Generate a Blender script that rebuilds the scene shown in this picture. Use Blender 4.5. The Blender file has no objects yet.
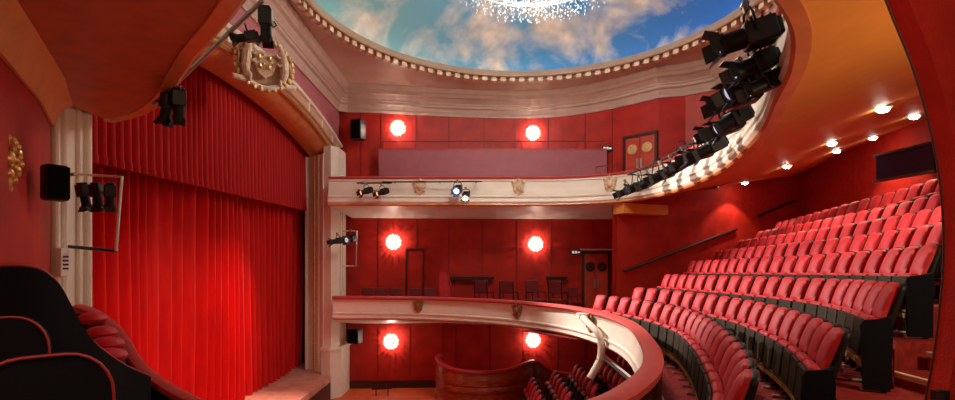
import bpy, math, random
from mathutils import Vector, Matrix
from mathutils.bvhtree import BVHTree
random.seed(7)
scene = bpy.context.scene
COL = scene.collection
E, F, HX, HY = 1.75, 500.0, 477.5, 262.0      # eye height, focal length in px, principal column, horizon row
def P(px, py, d):                              # point at depth d (metres in front of the camera)
    return Vector(((px-HX)/F*d, d, E-(py-HY)/F*d))

# ------------------------------------------------------------------ materials
MATS = {}
def mat(name, col, rough=.5, metal=0., var=0., vscale=6., bump=0., bscale=40., emit=None, estr=0., spec=.5, sheen=0., stretch=None, coat=0.):
    m = bpy.data.materials.new(name); m.use_nodes = True
    nt = m.node_tree; b = nt.nodes['Principled BSDF']
    b.inputs['Base Color'].default_value = (*col, 1)
    b.inputs['Roughness'].default_value = rough
    b.inputs['Metallic'].default_value = metal
    b.inputs['Specular IOR Level'].default_value = spec
    if sheen: b.inputs['Sheen Weight'].default_value = sheen; b.inputs['Sheen Tint'].default_value = (*[min(1, c*1.5+.15) for c in col], 1)
    if coat: b.inputs['Coat Weight'].default_value = coat; b.inputs['Coat Roughness'].default_value = .15
    if emit: b.inputs['Emission Color'].default_value = (*emit, 1); b.inputs['Emission Strength'].default_value = estr
    if var or bump:
        tc = nt.nodes.new('ShaderNodeTexCoord')
        mp = nt.nodes.new('ShaderNodeMapping'); nt.links.new(tc.outputs['Object'], mp.inputs[0])
        if stretch: mp.inputs['Scale'].default_value = stretch
    if var:
        n = nt.nodes.new('ShaderNodeTexNoise'); n.inputs['Scale'].default_value = vscale; n.inputs['Detail'].default_value = 5
        nt.links.new(mp.outputs[0], n.inputs['Vector'])
        r = nt.nodes.new('ShaderNodeValToRGB')
        r.color_ramp.elements[0].position = .3; r.color_ramp.elements[1].position = .7
        r.color_ramp.elements[0].color = (*[c*(1-var) for c in col], 1)
        r.color_ramp.elements[1].color = (*[min(1, c*(1+var)) for c in col], 1)
        nt.links.new(n.outputs['Fac'], r.inputs[0]); nt.links.new(r.outputs[0], b.inputs['Base Color'])
    if bump:
        n2 = nt.nodes.new('ShaderNodeTexNoise'); n2.inputs['Scale'].default_value = bscale; n2.inputs['Detail'].default_value = 3
        nt.links.new(mp.outputs[0], n2.inputs['Vector'])
        bp = nt.nodes.new('ShaderNodeBump'); bp.inputs['Strength'].default_value = bump; bp.inputs['Distance'].default_value = .02
        nt.links.new(n2.outputs['Fac'], bp.inputs['Height']); nt.links.new(bp.outputs[0], b.inputs['Normal'])
    MATS[name] = m
    return m
M = MATS
mat('wall_red', (.43, .022, .014), .45, var=.22, vscale=2.2, bump=.12, bscale=60, spec=.25)
mat('wall_red_soft', (.48, .024, .016), .65, var=.14, vscale=5, bump=.25, bscale=70, spec=.15)
mat('wall_mauve', (.42, .125, .15), .6, var=.08, vscale=3)
mat('seam', (.15, .012, .01), .5)
mat('cream', (.82, .77, .65), .45, var=.06, vscale=3)
mat('cream_trim', (.85, .80, .68), .4)
mat('tan', (.55, .33, .2), .5, var=.08, vscale=3)
mat('pink_plaster', (.60, .43, .33), .55, var=.1, vscale=1.5)
mat('terracotta', (.74, .30, .055), .55, var=.05, vscale=5)
mat('terracotta_dim_lit', (.52, .115, .025), .5, var=.14, vscale=5)  # the soffit paint again, its dimmer, redder light put into the colour
mat('cove_orange', (.78, .36, .10), .5, var=.1, vscale=5)
mat('arch_orange', (.72, .28, .1), .25, var=.1, vscale=4)
mat('gilt', (.75, .5, .2), .35, metal=.6, var=.25, vscale=20)
mat('gilt_dark', (.3, .2, .09), .4, metal=.5, var=.3, vscale=25)
mat('stucco', (.68, .50, .34), .4, var=.3, vscale=14)
mat('curtain_red', (.60, .006, .005), .6, var=.12, vscale=8, spec=.25, stretch=(1, 1, .15))
mat('pelmet_red', (.42, .006, .006), .65, var=.12, vscale=8, spec=.2, stretch=(1, 1, .15))
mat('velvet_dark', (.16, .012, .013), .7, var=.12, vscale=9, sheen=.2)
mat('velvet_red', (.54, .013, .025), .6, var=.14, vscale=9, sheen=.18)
mat('velvet_rail', (.56, .06, .055), .6, var=.12, vscale=9, sheen=.4)
mat('carpet_red', (.30, .02, .018), .9, var=.3, vscale=14, bump=.3, bscale=140)
mat('floor_orange', (.6, .1, .03), .5, var=.2, vscale=3)
mat('iron', (.009, .009, .011), .5, spec=.25)
mat('iron_olive', (.03, .022, .009), .6, var=.3, vscale=12, spec=.2)
mat('steel', (.7, .7, .7), .28, metal=.9)
mat('brass', (.62, .42, .12), .35, metal=.75, var=.15, vscale=18)
mat('black', (.008, .008, .01), .4)
mat('black_matt', (.004, .003, .004), .9, spec=.08)
mat('navy_cloth', (.005, .007, .014), .85, bump=.2, bscale=200, spec=.15)
mat('piping', (.34, .03, .03), .5)
mat('mahogany', (.34, .05, .015), .2, var=.4, vscale=5, stretch=(1, 1, 5), coat=.6)
mat('door_red', (.52, .06, .035), .35, var=.2, vscale=4)
mat('dark_wood', (.05, .012, .01), .4)
mat('white_paint', (.8, .78, .72), .4)
mat('grey_metal', (.32, .3, .28), .4, metal=.6)
mat('glass_dark', (.02, .02, .03), .1)
mat('lens', (.05, .06, .08), .12, spec=.5)
mat('lens_white', (.75, .75, .85), .2, emit=(.85, .85, 1), estr=.35)
mat('lens_blue', (.5, .6, 1), .2, emit=(.25, .35, 1), estr=7)
mat('lens_warm', (1, .8, .6), .2, emit=(1, .62, .3), estr=9)
mat('lens_red', (1, .3, .15), .2, emit=(1, .2, .08), estr=2)
mat('petal', (.42, .39, .33), .2, emit=(1, .92, .78), estr=.12, spec=.8)
mat('bulb', (1, .95, .85), .3, emit=(1, .93, .8), estr=1.5)
mat('downlight', (1, 1, 1), .3, emit=(1, .9, .7), estr=40)
mat('crystal', (.30, .34, .38), .08, emit=(.92, .96, 1), estr=.12, spec=1.)
mat('screen_blue', (.015, .02, .05), .1)
mat('sign_white', (.9, .95, .9), .4, emit=(.9, 1, .9), estr=.25)
mat('stage_boards', (.62, .3, .22), .5, var=.2, vscale=4)
mat('plaster_tan', (.58, .42, .29), .5, var=.08, vscale=4)
mat('cornice_plaster', (.5, .35, .29), .45, var=.08, vscale=3)
mat('plaster_brown', (.36, .24, .16), .5, var=.08, vscale=4)
mat('concrete', (.2, .16, .13), .8, var=.3, vscale=30)

def sky_mat():                                  # the painted sky of the dome
    m = bpy.data.materials.new('painted_sky'); m.use_nodes = True; nt = m.node_tree; b = nt.nodes['Principled BSDF']
    b.inputs['Roughness'].default_value = .8; b.inputs['Specular IOR Level'].default_value = .1
    tc = nt.nodes.new('ShaderNodeTexCoord')
    sx = nt.nodes.new('ShaderNodeSeparateXYZ'); nt.links.new(tc.outputs['Object'], sx.inputs[0])
    mr = nt.nodes.new('ShaderNodeMapRange'); mr.inputs[1].default_value = -4.5; mr.inputs[2].default_value = 5
    nt.links.new(sx.outputs[0], mr.inputs[0])
    r1 = nt.nodes.new('ShaderNodeValToRGB'); r1.color_ramp.elements[0].color = (.21, .45, .48, 1); r1.color_ramp.elements[1].color = (.04, .17, .58, 1)
    e = r1.color_ramp.elements.new(.5); e.color = (.10, .36, .68, 1)
    nt.links.new(mr.outputs[0], r1.inputs[0])
    n = nt.nodes.new('ShaderNodeTexNoise'); n.inputs['Scale'].default_value = .62; n.inputs['Detail'].default_value = 7; n.inputs['Roughness'].default_value = .55
    n.inputs['Distortion'].default_value = .35
    mp = nt.nodes.new('ShaderNodeMapping'); mp.inputs['Location'].default_value = (3.1, 1.2, 0); nt.links.new(tc.outputs['Object'], mp.inputs[0])
    nt.links.new(mp.outputs[0], n.inputs['Vector'])
    r2 = nt.nodes.new('ShaderNodeValToRGB'); r2.color_ramp.elements[0].position = .43; r2.color_ramp.elements[1].position = .66
    r2.color_ramp.elements[0].color = (0, 0, 0, 1); r2.color_ramp.elements[1].color = (1, 1, 1, 1)
    nt.links.new(n.outputs['Fac'], r2.inputs[0])
    mx = nt.nodes.new('ShaderNodeMix'); mx.data_type = 'RGBA'
    nt.links.new(r2.outputs[0], mx.inputs[0]); nt.links.new(r1.outputs[0], mx.inputs[6])
    n3 = nt.nodes.new('ShaderNodeTexNoise'); n3.inputs['Scale'].default_value = 2.2; n3.inputs['Detail'].default_value = 5
    nt.links.new(mp.outputs[0], n3.inputs['Vector'])
    r3 = nt.nodes.new('ShaderNodeValToRGB'); r3.color_ramp.elements[0].position = .35; r3.color_ramp.elements[1].position = .65
    r3.color_ramp.elements[0].color = (.58, .55, .48, 1); r3.color_ramp.elements[1].color = (.88, .82, .70, 1)
    nt.links.new(n3.outputs['Fac'], r3.inputs[0]); nt.links.new(r3.outputs[0], mx.inputs[7])
    nt.links.new(mx.outputs[2], b.inputs['Base Color'])
    MATS['painted_sky'] = m
sky_mat()

# ------------------------------------------------------------------ object helpers
def wmat(o):
    m = o.matrix_basis.copy()
    return wmat(o.parent) @ m if o.parent else m
def tag(o, label=None, cat=None, group=None, kind=None):
    if label: o['label'] = label
    if cat: o['category'] = cat
    if group: o['group'] = group
    if kind: o['kind'] = kind
    return o
def thing(name, label, cat, loc=(0, 0, 0), rz=0., group=None):
    o = bpy.data.objects.new(name, None); COL.objects.link(o)
    o.location = loc; o.rotation_euler = (0, 0, rz); o.empty_display_size = .1
    return tag(o, label, cat, group)
class MB:
    def __init__(s): s.v, s.f = [], []
    def add(s, vs, fs):
        b = len(s.v); s.v += [Vector(v) for v in vs]; s.f += [tuple(b+i for i in f) for f in fs]; return s
    def box(s, c, size, rz=0., rot=None):
        R = rot if rot is not None else Matrix.Rotation(rz, 3, 'Z')
        x, y, z = [q/2 for q in size]
        vs = [Vector(c) + R @ Vector((a*x, b*y, d*z)) for d in (-1, 1) for a, b in ((-1, -1), (1, -1), (1, 1), (-1, 1))]
        return s.add(vs, [(3, 2, 1, 0), (4, 5, 6, 7), (0, 1, 5, 4), (1, 2, 6, 5), (2, 3, 7, 6), (3, 0, 4, 7)])
    def tube(s, path, r, n=8, cap=True):
        path = [Vector(p) for p in path]; rs = r if isinstance(r, (list, tuple)) else [r]*len(path)
        rings = []
        for i, p in enumerate(path):
            t = (path[min(i+1, len(path)-1)] - path[max(i-1, 0)])
            t = t.normalized() if t.length > 1e-9 else Vector((0, 0, 1))
            up = Vector((0, 0, 1)) if abs(t.z) < .92 else Vector((1, 0, 0))
            a = t.cross(up).normalized(); b = a.cross(t)
            rings.append([p + (a*math.cos(2*math.pi*k/n) + b*math.sin(2*math.pi*k/n))*rs[i] for k in range(n)])
        vs = [q for g in rings for q in g]; fs = []
        for i in range(len(path)-1):
            for k in range(n):
                fs.append((i*n+k, i*n+(k+1) % n, (i+1)*n+(k+1) % n, (i+1)*n+k))
        if cap: fs += [tuple(range(n-1, -1, -1)), tuple((len(path)-1)*n+k for k in range(n))]
        return s.add(vs, fs)
    def cyl(s, a, b, r, n=12): return s.tube([a, b], r, n)
    def ball(s, c, r, nu=10, nv=6, R=None):
        rx, ry, rz = r if isinstance(r, (tuple, list)) else (r, r, r)
        c = Vector(c); vs = []; fs = []
        for j in range(nv+1):
            th = math.pi*j/nv
            for i in range(nu):
                ph = 2*math.pi*i/nu
                q = Vector((rx*math.sin(th)*math.cos(ph), ry*math.sin(th)*math.sin(ph), rz*math.cos(th)))
                vs.append(c + (R @ q if R is not None else q))
        for j in range(nv):
            for i in range(nu):
                fs.append((j*nu+i, (j+1)*nu+i, (j+1)*nu+(i+1) % nu, j*nu+(i+1) % nu))
        return s.add(vs, fs)
    def lathe(s, prof, n=24, c=(0, 0, 0), R=None):
        c = Vector(c); vs = []; fs = []
        for r, z in prof:
            for k in range(n):
                q = Vector((r*math.cos(2*math.pi*k/n), r*math.sin(2*math.pi*k/n), z)); vs.append(c + (R @ q if R is not None else q))
        for i in range(len(prof)-1):
            for k in range(n): fs.append((i*n+k, i*n+(k+1) % n, (i+1)*n+(k+1) % n, (i+1)*n+k))
        return s.add(vs, fs)
    def prism(s, poly, d):                      # closed polygon of 3D points, extruded by vector d
        n = len(poly); d = Vector(d); vs = [Vector(p) for p in poly]; vs = vs + [p+d for p in vs]
        fs = [tuple(range(n)), tuple(range(2*n-1, n-1, -1))] + [(i, n+i, n+(i+1) % n, (i+1) % n) for i in range(n)]
        return s.add(vs, fs)
    def grid(s, rows):                          # rows of equally many points
        n = len(rows[0]); vs = [p for r in rows for p in r]
        return s.add(vs, [(i*n+k, i*n+k+1, (i+1)*n+k+1, (i+1)*n+k) for i in range(len(rows)-1) for k in range(n-1)])
    def build(s, name, m, parent=None, world=False, smooth=True, ang=35, bev=0., solid=0., local_to=None, recalc=True):
        me = bpy.data.meshes.new(name)
        vs = s.v
        if world and parent is not None:
            inv = wmat(parent).inverted(); vs = [inv @ v for v in vs]
        elif local_to is not None:
            vs = [v - Vector(local_to) for v in vs]
        me.from_pydata([tuple(v) for v in vs], [], s.f)
        if recalc:
            import bmesh
            bm = bmesh.new(); bm.from_mesh(me); bmesh.ops.recalc_face_normals(bm, faces=bm.faces); bm.to_mesh(me); bm.free()
        me.materials.append(M[m])
        if smooth:
            me.polygons.foreach_set('use_smooth', [True]*len(me.polygons))
            me.set_sharp_from_angle(angle=math.radians(ang))
        me.update()
        o = bpy.data.objects.new(name, me); COL.objects.link(o)
        if parent is not None: o.parent = parent
        if local_to is not None: o.location = local_to
        if solid:
            q = o.modifiers.new('solid', 'SOLIDIFY'); q.thickness = solid; q.offset = 0
        if bev:
            q = o.modifiers.new('bevel', 'BEVEL'); q.width = bev; q.segments = 2; q.limit_method = 'ANGLE'
        return o
KIDS = {}
def copy_tree(o, parent=None):
    c = o.copy(); COL.objects.link(c)
    if parent is not None: c.parent = parent
    for ch in KIDS[o.name] if o.name in KIDS else list(o.children): copy_tree(ch, c)
    return c
def remember(o):                                # children list of a prototype, before it is copied
    KIDS[o.name] = list(o.children)
    for c in o.children: remember(c)
def place(o, loc, rz, scale=None):
    o.location = loc; o.rotation_euler = (0, 0, rz)
    if scale: o.scale = scale
    return o

def spline(pts, per=10, closed=False):
    pts = [Vector(p) for p in pts]; out = []; n = len(pts)
    for i in range(n if closed else n-1):
        if closed: p0, p1, p2, p3 = (pts[(i+j) % n] for j in (-1, 0, 1, 2))
        else: p0, p1, p2, p3 = pts[max(i-1, 0)], pts[i], pts[i+1], pts[min(i+2, n-1)]
        for k in range(per):
            t = k/per
            out.append(.5*((2*p1) + (p2-p0)*t + (2*p0-5*p1+4*p2-p3)*t*t + (3*p1-p0-3*p2+p3)*t**3))
    if not closed: out.append(pts[-1])
    return out
def resample(pts, n=None, step=None):
    pts = [Vector(p) for p in pts]; L = [0.]
    for a, b in zip(pts, pts[1:]): L.append(L[-1] + (b-a).length)
    if n is None: n = int(L[-1]/step)+1
    out = []; j = 0
    for i in range(n):
        s_ = L[-1]*i/(n-1) if step is None else min(step*i, L[-1])
        while j < len(pts)-2 and L[j+1] < s_: j += 1
        t = (s_-L[j])/max(L[j+1]-L[j], 1e-9); out.append(pts[j].lerp(pts[j+1], t))
    return out
def normals(c):                                 # right-hand normal in plan, mitred
    ns = []
    for i in range(len(c)):
        a = c[max(i-1, 0)]; b = c[i]; d = c[min(i+1, len(c)-1)]
        t1 = (b-a).to_2d() if i > 0 else (d-b).to_2d(); t2 = (d-b).to_2d() if i < len(c)-1 else t1
        t1 = t1.normalized() if t1.length > 1e-9 else t2.normalized(); t2 = t2.normalized() if t2.length > 1e-9 else t1
        n1 = Vector((t1.y, -t1.x)); n2 = Vector((t2.y, -t2.x)); m = (n1+n2).normalized()
        k = 1/max(m.dot(n1), .35); ns.append(Vector((m.x*k, m.y*k, 0)))
    return ns
def v3(c, z=0.): return [Vector((p[0], p[1], p[2] if len(p) > 2 else z)) for p in c]
def offset(c, d):
    return [p + n*d for p, n in zip(c, normals(c))]
def sweep(mb, curve, prof, closed=True, caps=True):   # prof: (offset to the right, dz) added to the curve's own z
    c = v3(curve); ns = normals(c); n = len(prof)
    vs = [p + q*o + Vector((0, 0, z)) for p, q in zip(c, ns) for o, z in prof]; fs = []
    for i in range(len(c)-1):
        for k in range(n if closed else n-1):
            fs.append((i*n+k, i*n+(k+1) % n, (i+1)*n+(k+1) % n, (i+1)*n+k))
    if closed and caps: fs += [tuple(range(n)), tuple((len(c)-1)*n+k for k in range(n-1, -1, -1))]
    return mb.add(vs, fs)
def rectprof(o0, o1, z0, z1): return [(o0, z0), (o1, z0), (o1, z1), (o0, z1)]
def struct(name, mb, m, parent=None, **k):
    o = mb.build(name, m, parent, **k)
    if parent is None: o['kind'] = 'structure'
    return o

# ------------------------------------------------------------------ plan curves
RAIL = spline(v3([(-4.62, 16.02), (-3.0, 15.9), (-1.3, 15.55), (.66, 14.5), (2.1, 12.8), (2.7, 11), (2.8, 9.2), (2.4, 7.05), (1.97, 5.6), (1.5, 4.66), (.9, 3.9), (0, 3.4), (-1.1, 3.4)], .65), 10)
UP = spline(v3([(-4.7, 15.8), (-2.4, 15.8), (0, 15.8), (2.5, 15.75), (4.2, 15.05), (4.88, 13.8), (5.08, 12.3), (4.85, 9.8), (4.05, 7.1), (3.4, 5.6), (2.9, 4.5), (2.3, 3.6), (1.4, 2.8), (.4, 2.45), (-.6, 2.5), (-1.42, 3.15), (-1.95, 3.72), (-2.45, 4.25), (-2.9, 4.78), (-3.42, 5.4), (-4.05, 5.98), (-4.66, 6.32)], 3.55), 8)

# ------------------------------------------------------------------ the far walls on three levels
def wall_run(name, pts, z0, z1, m, th=.2, seams=()):
    mb = MB(); sweep(mb, v3(pts), rectprof(-th, 0, z0, z1))
    return struct(name, mb, m, smooth=False)
far = [(-4.62, 17.65), (4.95, 18.2)]
def far_y(x): return 17.65 + (x+4.62)*(.55/9.57)
# middle level: wall with panel strips
wm = wall_run('wall_far', [(-4.75, 17.64), (4.95, 18.2), (4.25, 15.25), (12.0, 18.65)], -.1, 3.45, 'wall_red')
wl = wall_run('wall_far_stalls', [(-4.75, 17.64), (9.5, 18.45)], -2.72, -.35, 'wall_red')
UPW = [(-4.92, 17.62), (-4.45, 17.5), (-3.3, 17.6), (-1.5, 17.95), (0, 18.15), (1.5, 18.22), (3, 18.0), (4.3, 17.35), (5.1, 16.65), (5.8, 15.98)]
UPS = [(p.x, p.y) for p in spline(v3(UPW), 6)]
def upper_y(x):
    for (ax, ay), (bx, by) in zip(UPS, UPS[1:]):
        if ax <= x <= bx: return ay+(by-ay)*(x-ax)/(bx-ax)
    return UPS[-1][1]
wu = wall_run('wall_far_upper', UPS+[(6.55, 15.75), (7.3, 15.2)], 4.0, 7.9, 'wall_red')
wall_run('wall_right_upper', [(7.3, 15.2), (7.3, 5.0)], 5.45, 7.9, 'wall_red')
def seam(parent, px, zlo, zhi, w=.03, fy=None):
    fy = fy or far_y; x = (px-HX)/F*17.9
    for _ in range(4): x = (px-HX)/F*fy(x)
    mb = MB(); mb.box((x, fy(x)-.006, (zlo+zhi)/2), (w, .02, zhi-zlo)); return mb.build('panel_joint', 'seam', parent, world=True, smooth=False)
for px in (378, 417, 449, 482, 517, 551): seam(wm, px, -.05, 3.3)
for px in (378, 410, 443, 456, 490, 523, 558, 585): seam(wl, px, -2.3, -.5)
for px in (361, 381, 416, 449, 484, 515, 548, 585, 612): seam(wu, px, 4.3, 7.1, fy=upper_y)
# skirting of the stalls wall, side wall skirting
mb = MB(); sweep(mb, v3([(-4.7, 17.6), (8, 18.33)]), rectprof(0, .05, -2.7, -2.45)); struct('baseboard_far', mb, 'dark_wood', smooth=False)
# tall side wall behind the tiered seats and the back wall
side_pts = [(4.25, 15.27), (12.0, 18.67), (11.6, 15.5), (11.2, 12.5), (10.6, 9.5), (9.8, 7.0), (8.5, 4.5)]
ztop = [3.55, 4.95, 5.3, 5.35, 5.25, 5.0, 4.7]
for nm, idx in (('wall_side', [0, 1]), ('wall_back', [1, 2, 3, 4, 5, 6])):
    c = v3([side_pts[i] for i in idx]); ns = normals(c); rows = []
    for i, p, n in zip(idx, c, ns):
        zt = ztop[i]+.1
        rows.append([p+Vector((0, 0, -.2)), p+Vector((0, 0, zt)), p-n*.2+Vector((0, 0, zt)), p-n*.2+Vector((0, 0, -.2)), p+Vector((0, 0, -.2))])
    mb = MB(); mb.grid(rows); struct(nm, mb, 'wall_red_soft', smooth=False)
# near left wall with its cove
nl = resample(v3([(-1.2, -.6), (-2.3, 1.6), (-3.55, 3.72), (-4.15, 4.72), (-4.78, 5.6)]), 30)
mb = MB(); sweep(mb, nl, rectprof(-.15, 0, -.5, 3.6)); struct('wall_left', mb, 'wall_red', smooth=False)
mb = MB(); sweep(mb, nl, [(.005, 3.27), (.03, 3.27), (.05, 3.36), (.1, 3.46), (.2, 3.545), (.2, 3.6), (.005, 3.6)])
struct('trim_cove', mb, 'cove_orange')
# ------------------------------------------------------------------ floors
N = 60
rowpts = [
 [(2.8, 12.15), (3.12, 11.4), (3.42, 9.9), (3.4, 8.4), (3.05, 6.9), (2.68, 5.75), (2.27, 4.63), (1.85, 3.75)],
 [(3.62, 12.5), (4.1, 11.2), (4.27, 9.9), (4.24, 8.3), (3.95, 6.8), (3.55, 5.55), (3.12, 4.6)],
 [(4.95, 13.7), (5.05, 11.9), (5.15, 10.2), (5.1, 8.6), (4.87, 7.1), (4.42, 5.9), (3.96, 5.0)],
 [(6.0, 14.6), (6.02, 13), (6.0, 11.5), (5.95, 9.8), (5.75, 8.2), (5.4, 6.8), (5.0, 5.75)],
 [(7.0, 15.1), (6.96, 13.4), (6.9, 11.7), (6.8, 10), (6.55, 8.5), (6.2, 7.2), (5.85, 6.25)],
 [(8.0, 15.75), (7.9, 14.2), (7.8, 12.5), (7.65, 10.9), (7.45, 9.4), (7.1, 8), (6.75, 6.9)],
 [(8.97, 16.2), (8.87, 15), (8.7, 13.3), (8.5, 11.7), (8.3, 10.2), (7.95, 8.7), (7.62, 7.6)],
 [(10.0, 16.85), (9.87, 15.8), (9.65, 14.2), (9.4, 12.5), (9.15, 11), (8.85, 9.6), (8.5, 8.3)]]
ztop_near = [.95, 1.15, 1.55, 1.95, 2.29, 2.64, 3.0, 3.48]
ztop_far = [.95, 1.13, 1.42, 1.78, 2.1, 2.42, 2.74, 3.1]
SEATH = 1.05
rows = []
for k, pts in enumerate(rowpts):
    c = resample(spline(v3(pts), 12), 140)
    rows.append([Vector((p.x, p.y, ztop_far[k] + (ztop_near[k]-ztop_far[k])*i/139 - SEATH)) for i, p in enumerate(c)])
def extend(c, a, b):
    t0 = (c[0]-c[3]).normalized(); t1 = (c[-1]-c[-4]).normalized()
    t0.z = t1.z = 0
    return [c[0]+t0*a] + list(c) + [c[-1]+t1*b]
edges = []
for k, c in enumerate(rows):
    a, b = [(1.2, 1.2), (1.55, 1.3), (.9, 1.6), (.75, 1.8), (.9, 1.9), (.8, 2.), (1.0, 2.), (.85, 2.)][k]
    ec = offset(extend(c, a, .06 if k in (2, 3) else b), -.16)
    if k == 2: ec += [Vector((4.35, 5.3, .5)), Vector((5.12, 5.36, .5)), Vector((5.22, 3.6, .5))]
    if k == 3: ec += [Vector((5.62, 5.72, .9)), Vector((5.75, 4.2, .9))]
    edges.append(resample(ec, N))
railedge = resample([p + Vector((0, 0, 0)) for p in offset(RAIL, -.1)], N)
i0 = min(range(len(RAIL)), key=lambda i: (RAIL[i]-Vector((1.5, 13.6, .65))).length)
r_in = resample(offset(RAIL, -.05)[i0:i0+85], N)
for k in range(8):
    prev = r_in if k == 0 else edges[k-1]
    z = [p.z for p in edges[k]]
    lo = [Vector((p.x, p.y, zz)) for p, zz in zip(prev, z)]; hi = [Vector((p.x, p.y, zz)) for p, zz in zip(edges[k], z)]
    rws = [lo, hi]
    if k < 7:
        up = [Vector((p.x, p.y, q.z)) for p, q in zip(edges[k], edges[k+1])]; rws.append(up)
    else:
        o = offset(edges[k], -1.9); rws.append([Vector((p.x, p.y, zz)) for p, zz in zip(o, z)])
    mb = MB(); mb.grid(rws)
    fl = struct('floor', mb, 'carpet_red', recalc=False, smooth=False)
    if k < 7:                                   # brass strips on the riser behind the row
        mb = MB(); c = [Vector((p.x, p.y, q.z)) for p, q in zip(edges[k], edges[k])][6:-16]
        h = min(edges[k+1][N//2].z-edges[k][N//2].z, .4)
        sweep(mb, c, rectprof(.004, .02, .03, .11)); sweep(mb, c, rectprof(.004, .02, .14, .19))
        mb.build('kick_strip', 'brass', fl)
# flat floors
mb = MB(); mb.grid([resample([p+Vector((0, 0, -.75)) for p in offset(RAIL, -.04)[:i0+8]], 30), resample(v3([(-4.42, 17.6), (4.9, 18.15)], -.1), 30)])
struct('floor_promenade', mb, 'carpet_red', smooth=False)
mb = MB(); mb.prism(v3([(1.2, 13.5), (4.95, 18.2), (4.25, 15.25), (5.0, 13.8), (3.2, 12.2), (2.4, 12.0)], -.12), (0, 0, .018)); struct('floor_landing', mb, 'carpet_red', smooth=False)
mb = MB(); mb.box((1.5, 10.5, -2.75), (14, 17, .1)); struct('floor_stalls', mb, 'floor_orange', smooth=False)
mb = MB(); mb.prism([(p.x, p.y, 4.02) for p in offset(UP, -.05)[4:44]] + [Vector((7.25, 13.8, 4.02)), Vector((7.25, 15.1, 4.02)), Vector((5.75, 15.95, 4.02)), Vector((4.25, 17.3, 4.02)), Vector((1.5, 18.15, 4.02)), Vector((-1.5, 17.9, 4.02)), Vector((-4.45, 17.3, 4.02))], (0, 0, .08))
struct('floor_upper', mb, 'carpet_red', smooth=False)
mb = MB(); mb.box((-8.3, 11.6, -2.0), (6.4, 13.2, .16)); mb.box((-4.95, 11.7, -2.0), (.5, 8.6, .2)); struct('floor_stage', mb, 'stage_boards', smooth=False)
mb = MB(); mb.box((-4.75, 11.7, -2.42), (.1, 8.6, .68)); struct('wall_stage_front', mb, 'dark_wood', smooth=False)

# ------------------------------------------------------------------ balconies
def front_profile(z0, z1, d=.16):
    h = z1-z0
    return [(-.04, z1), (.02, z1), (.05, z1-.04*h), (.05, z1-.1*h), (.02, z1-.12*h), (.03, z1-.45*h), (.06, z1-.62*h), (.06, z1-.66*h), (.1, z1-.69*h), (.1, z1-.75*h), (.07, z1-.78*h), (.1, z1-.92*h), (.05, z0), (-.06, z0)]
bal = thing('balcony', 'lower cream balcony front curving round under a red padded rail', 'balcony', (2.1, 12.8, -.1))
mb = MB(); sweep(mb, RAIL, [(o, z-.65) for o, z in front_profile(-.07, .57)]); mb.build('front_panel', 'cream', bal, world=True, ang=25)
mb = MB(); sweep(mb, RAIL, [(-.1, -.09), (.09, -.09), (.12, -.05), (.11, -.01), (.05, .015), (-.06, .015), (-.11, -.02)]); mb.build('handrail', 'velvet_rail', bal, world=True)
mb = MB(); sweep(mb, RAIL, rectprof(-.09, -.045, -.75, -.1)); mb.build('back_panel', 'dark_wood', bal, world=True)
soff_in = resample([p+Vector((0, 0, -.72)) for p in RAIL[:i0+4]], 24); soff_out = resample(v3([(-4.42, 17.62), (4.9, 18.15)], -.42), 24)
mb = MB(); mb.grid([soff_in, [a.lerp(b, .25)+Vector((0, 0, -.06)) for a, b in zip(soff_in, soff_out)], soff_out]); mb.build('soffit', 'cream', bal, world=True)
mb = MB(); mb.grid([resample([p+Vector((0, 0, -.72)) for p in RAIL[i0:i0+85]], 30), resample(v3([(4.9, 18.15), (6.3, 14), (6.3, 9), (5.5, 6), (3.2, 3.2)], -.6), 30)]); mb.build('soffit', 'cream', bal, world=True)

ub = thing('balcony', 'upper cream balcony front hung with stage lanterns above the seats', 'balcony', (4.2, 15.05, 3.55))
mb = MB(); sweep(mb, UP, [(o, z-3.55) for o, z in front_profile(3.58, 4.38)]); mb.build('front_panel', 'cream', ub, world=True, ang=25)
mb = MB(); sweep(mb, UP, [(-.06, -.03), (.05, -.03), (.085, 0), (.07, .04), (.02, .05), (-.06, .05)]); mb.build('bottom_moulding', 'arch_orange', ub, world=True)
mb = MB(); sweep(mb, UP, [(-.17, .82), (.08, .82), (.1, .86), (.05, .895), (-.12, .895), (-.17, .86)]); mb.build('handrail', 'velvet_rail', ub, world=True)
mb = MB(); sweep(mb, UP, rectprof(-.12, -.05, .05, .82)); mb.build('back_panel', 'wall_red', ub, world=True)
a = resample([p+Vector((0, 0, -.02)) for p in UP[:34]], 24); b = resample(v3([(-4.42, 17.62), (4.95, 18.18)], 3.3), 24)
mb = MB(); mb.grid([a, [p.lerp(q, .55) for p, q in zip(a, b)], b]); mb.build('soffit', 'cream', ub, world=True)
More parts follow.
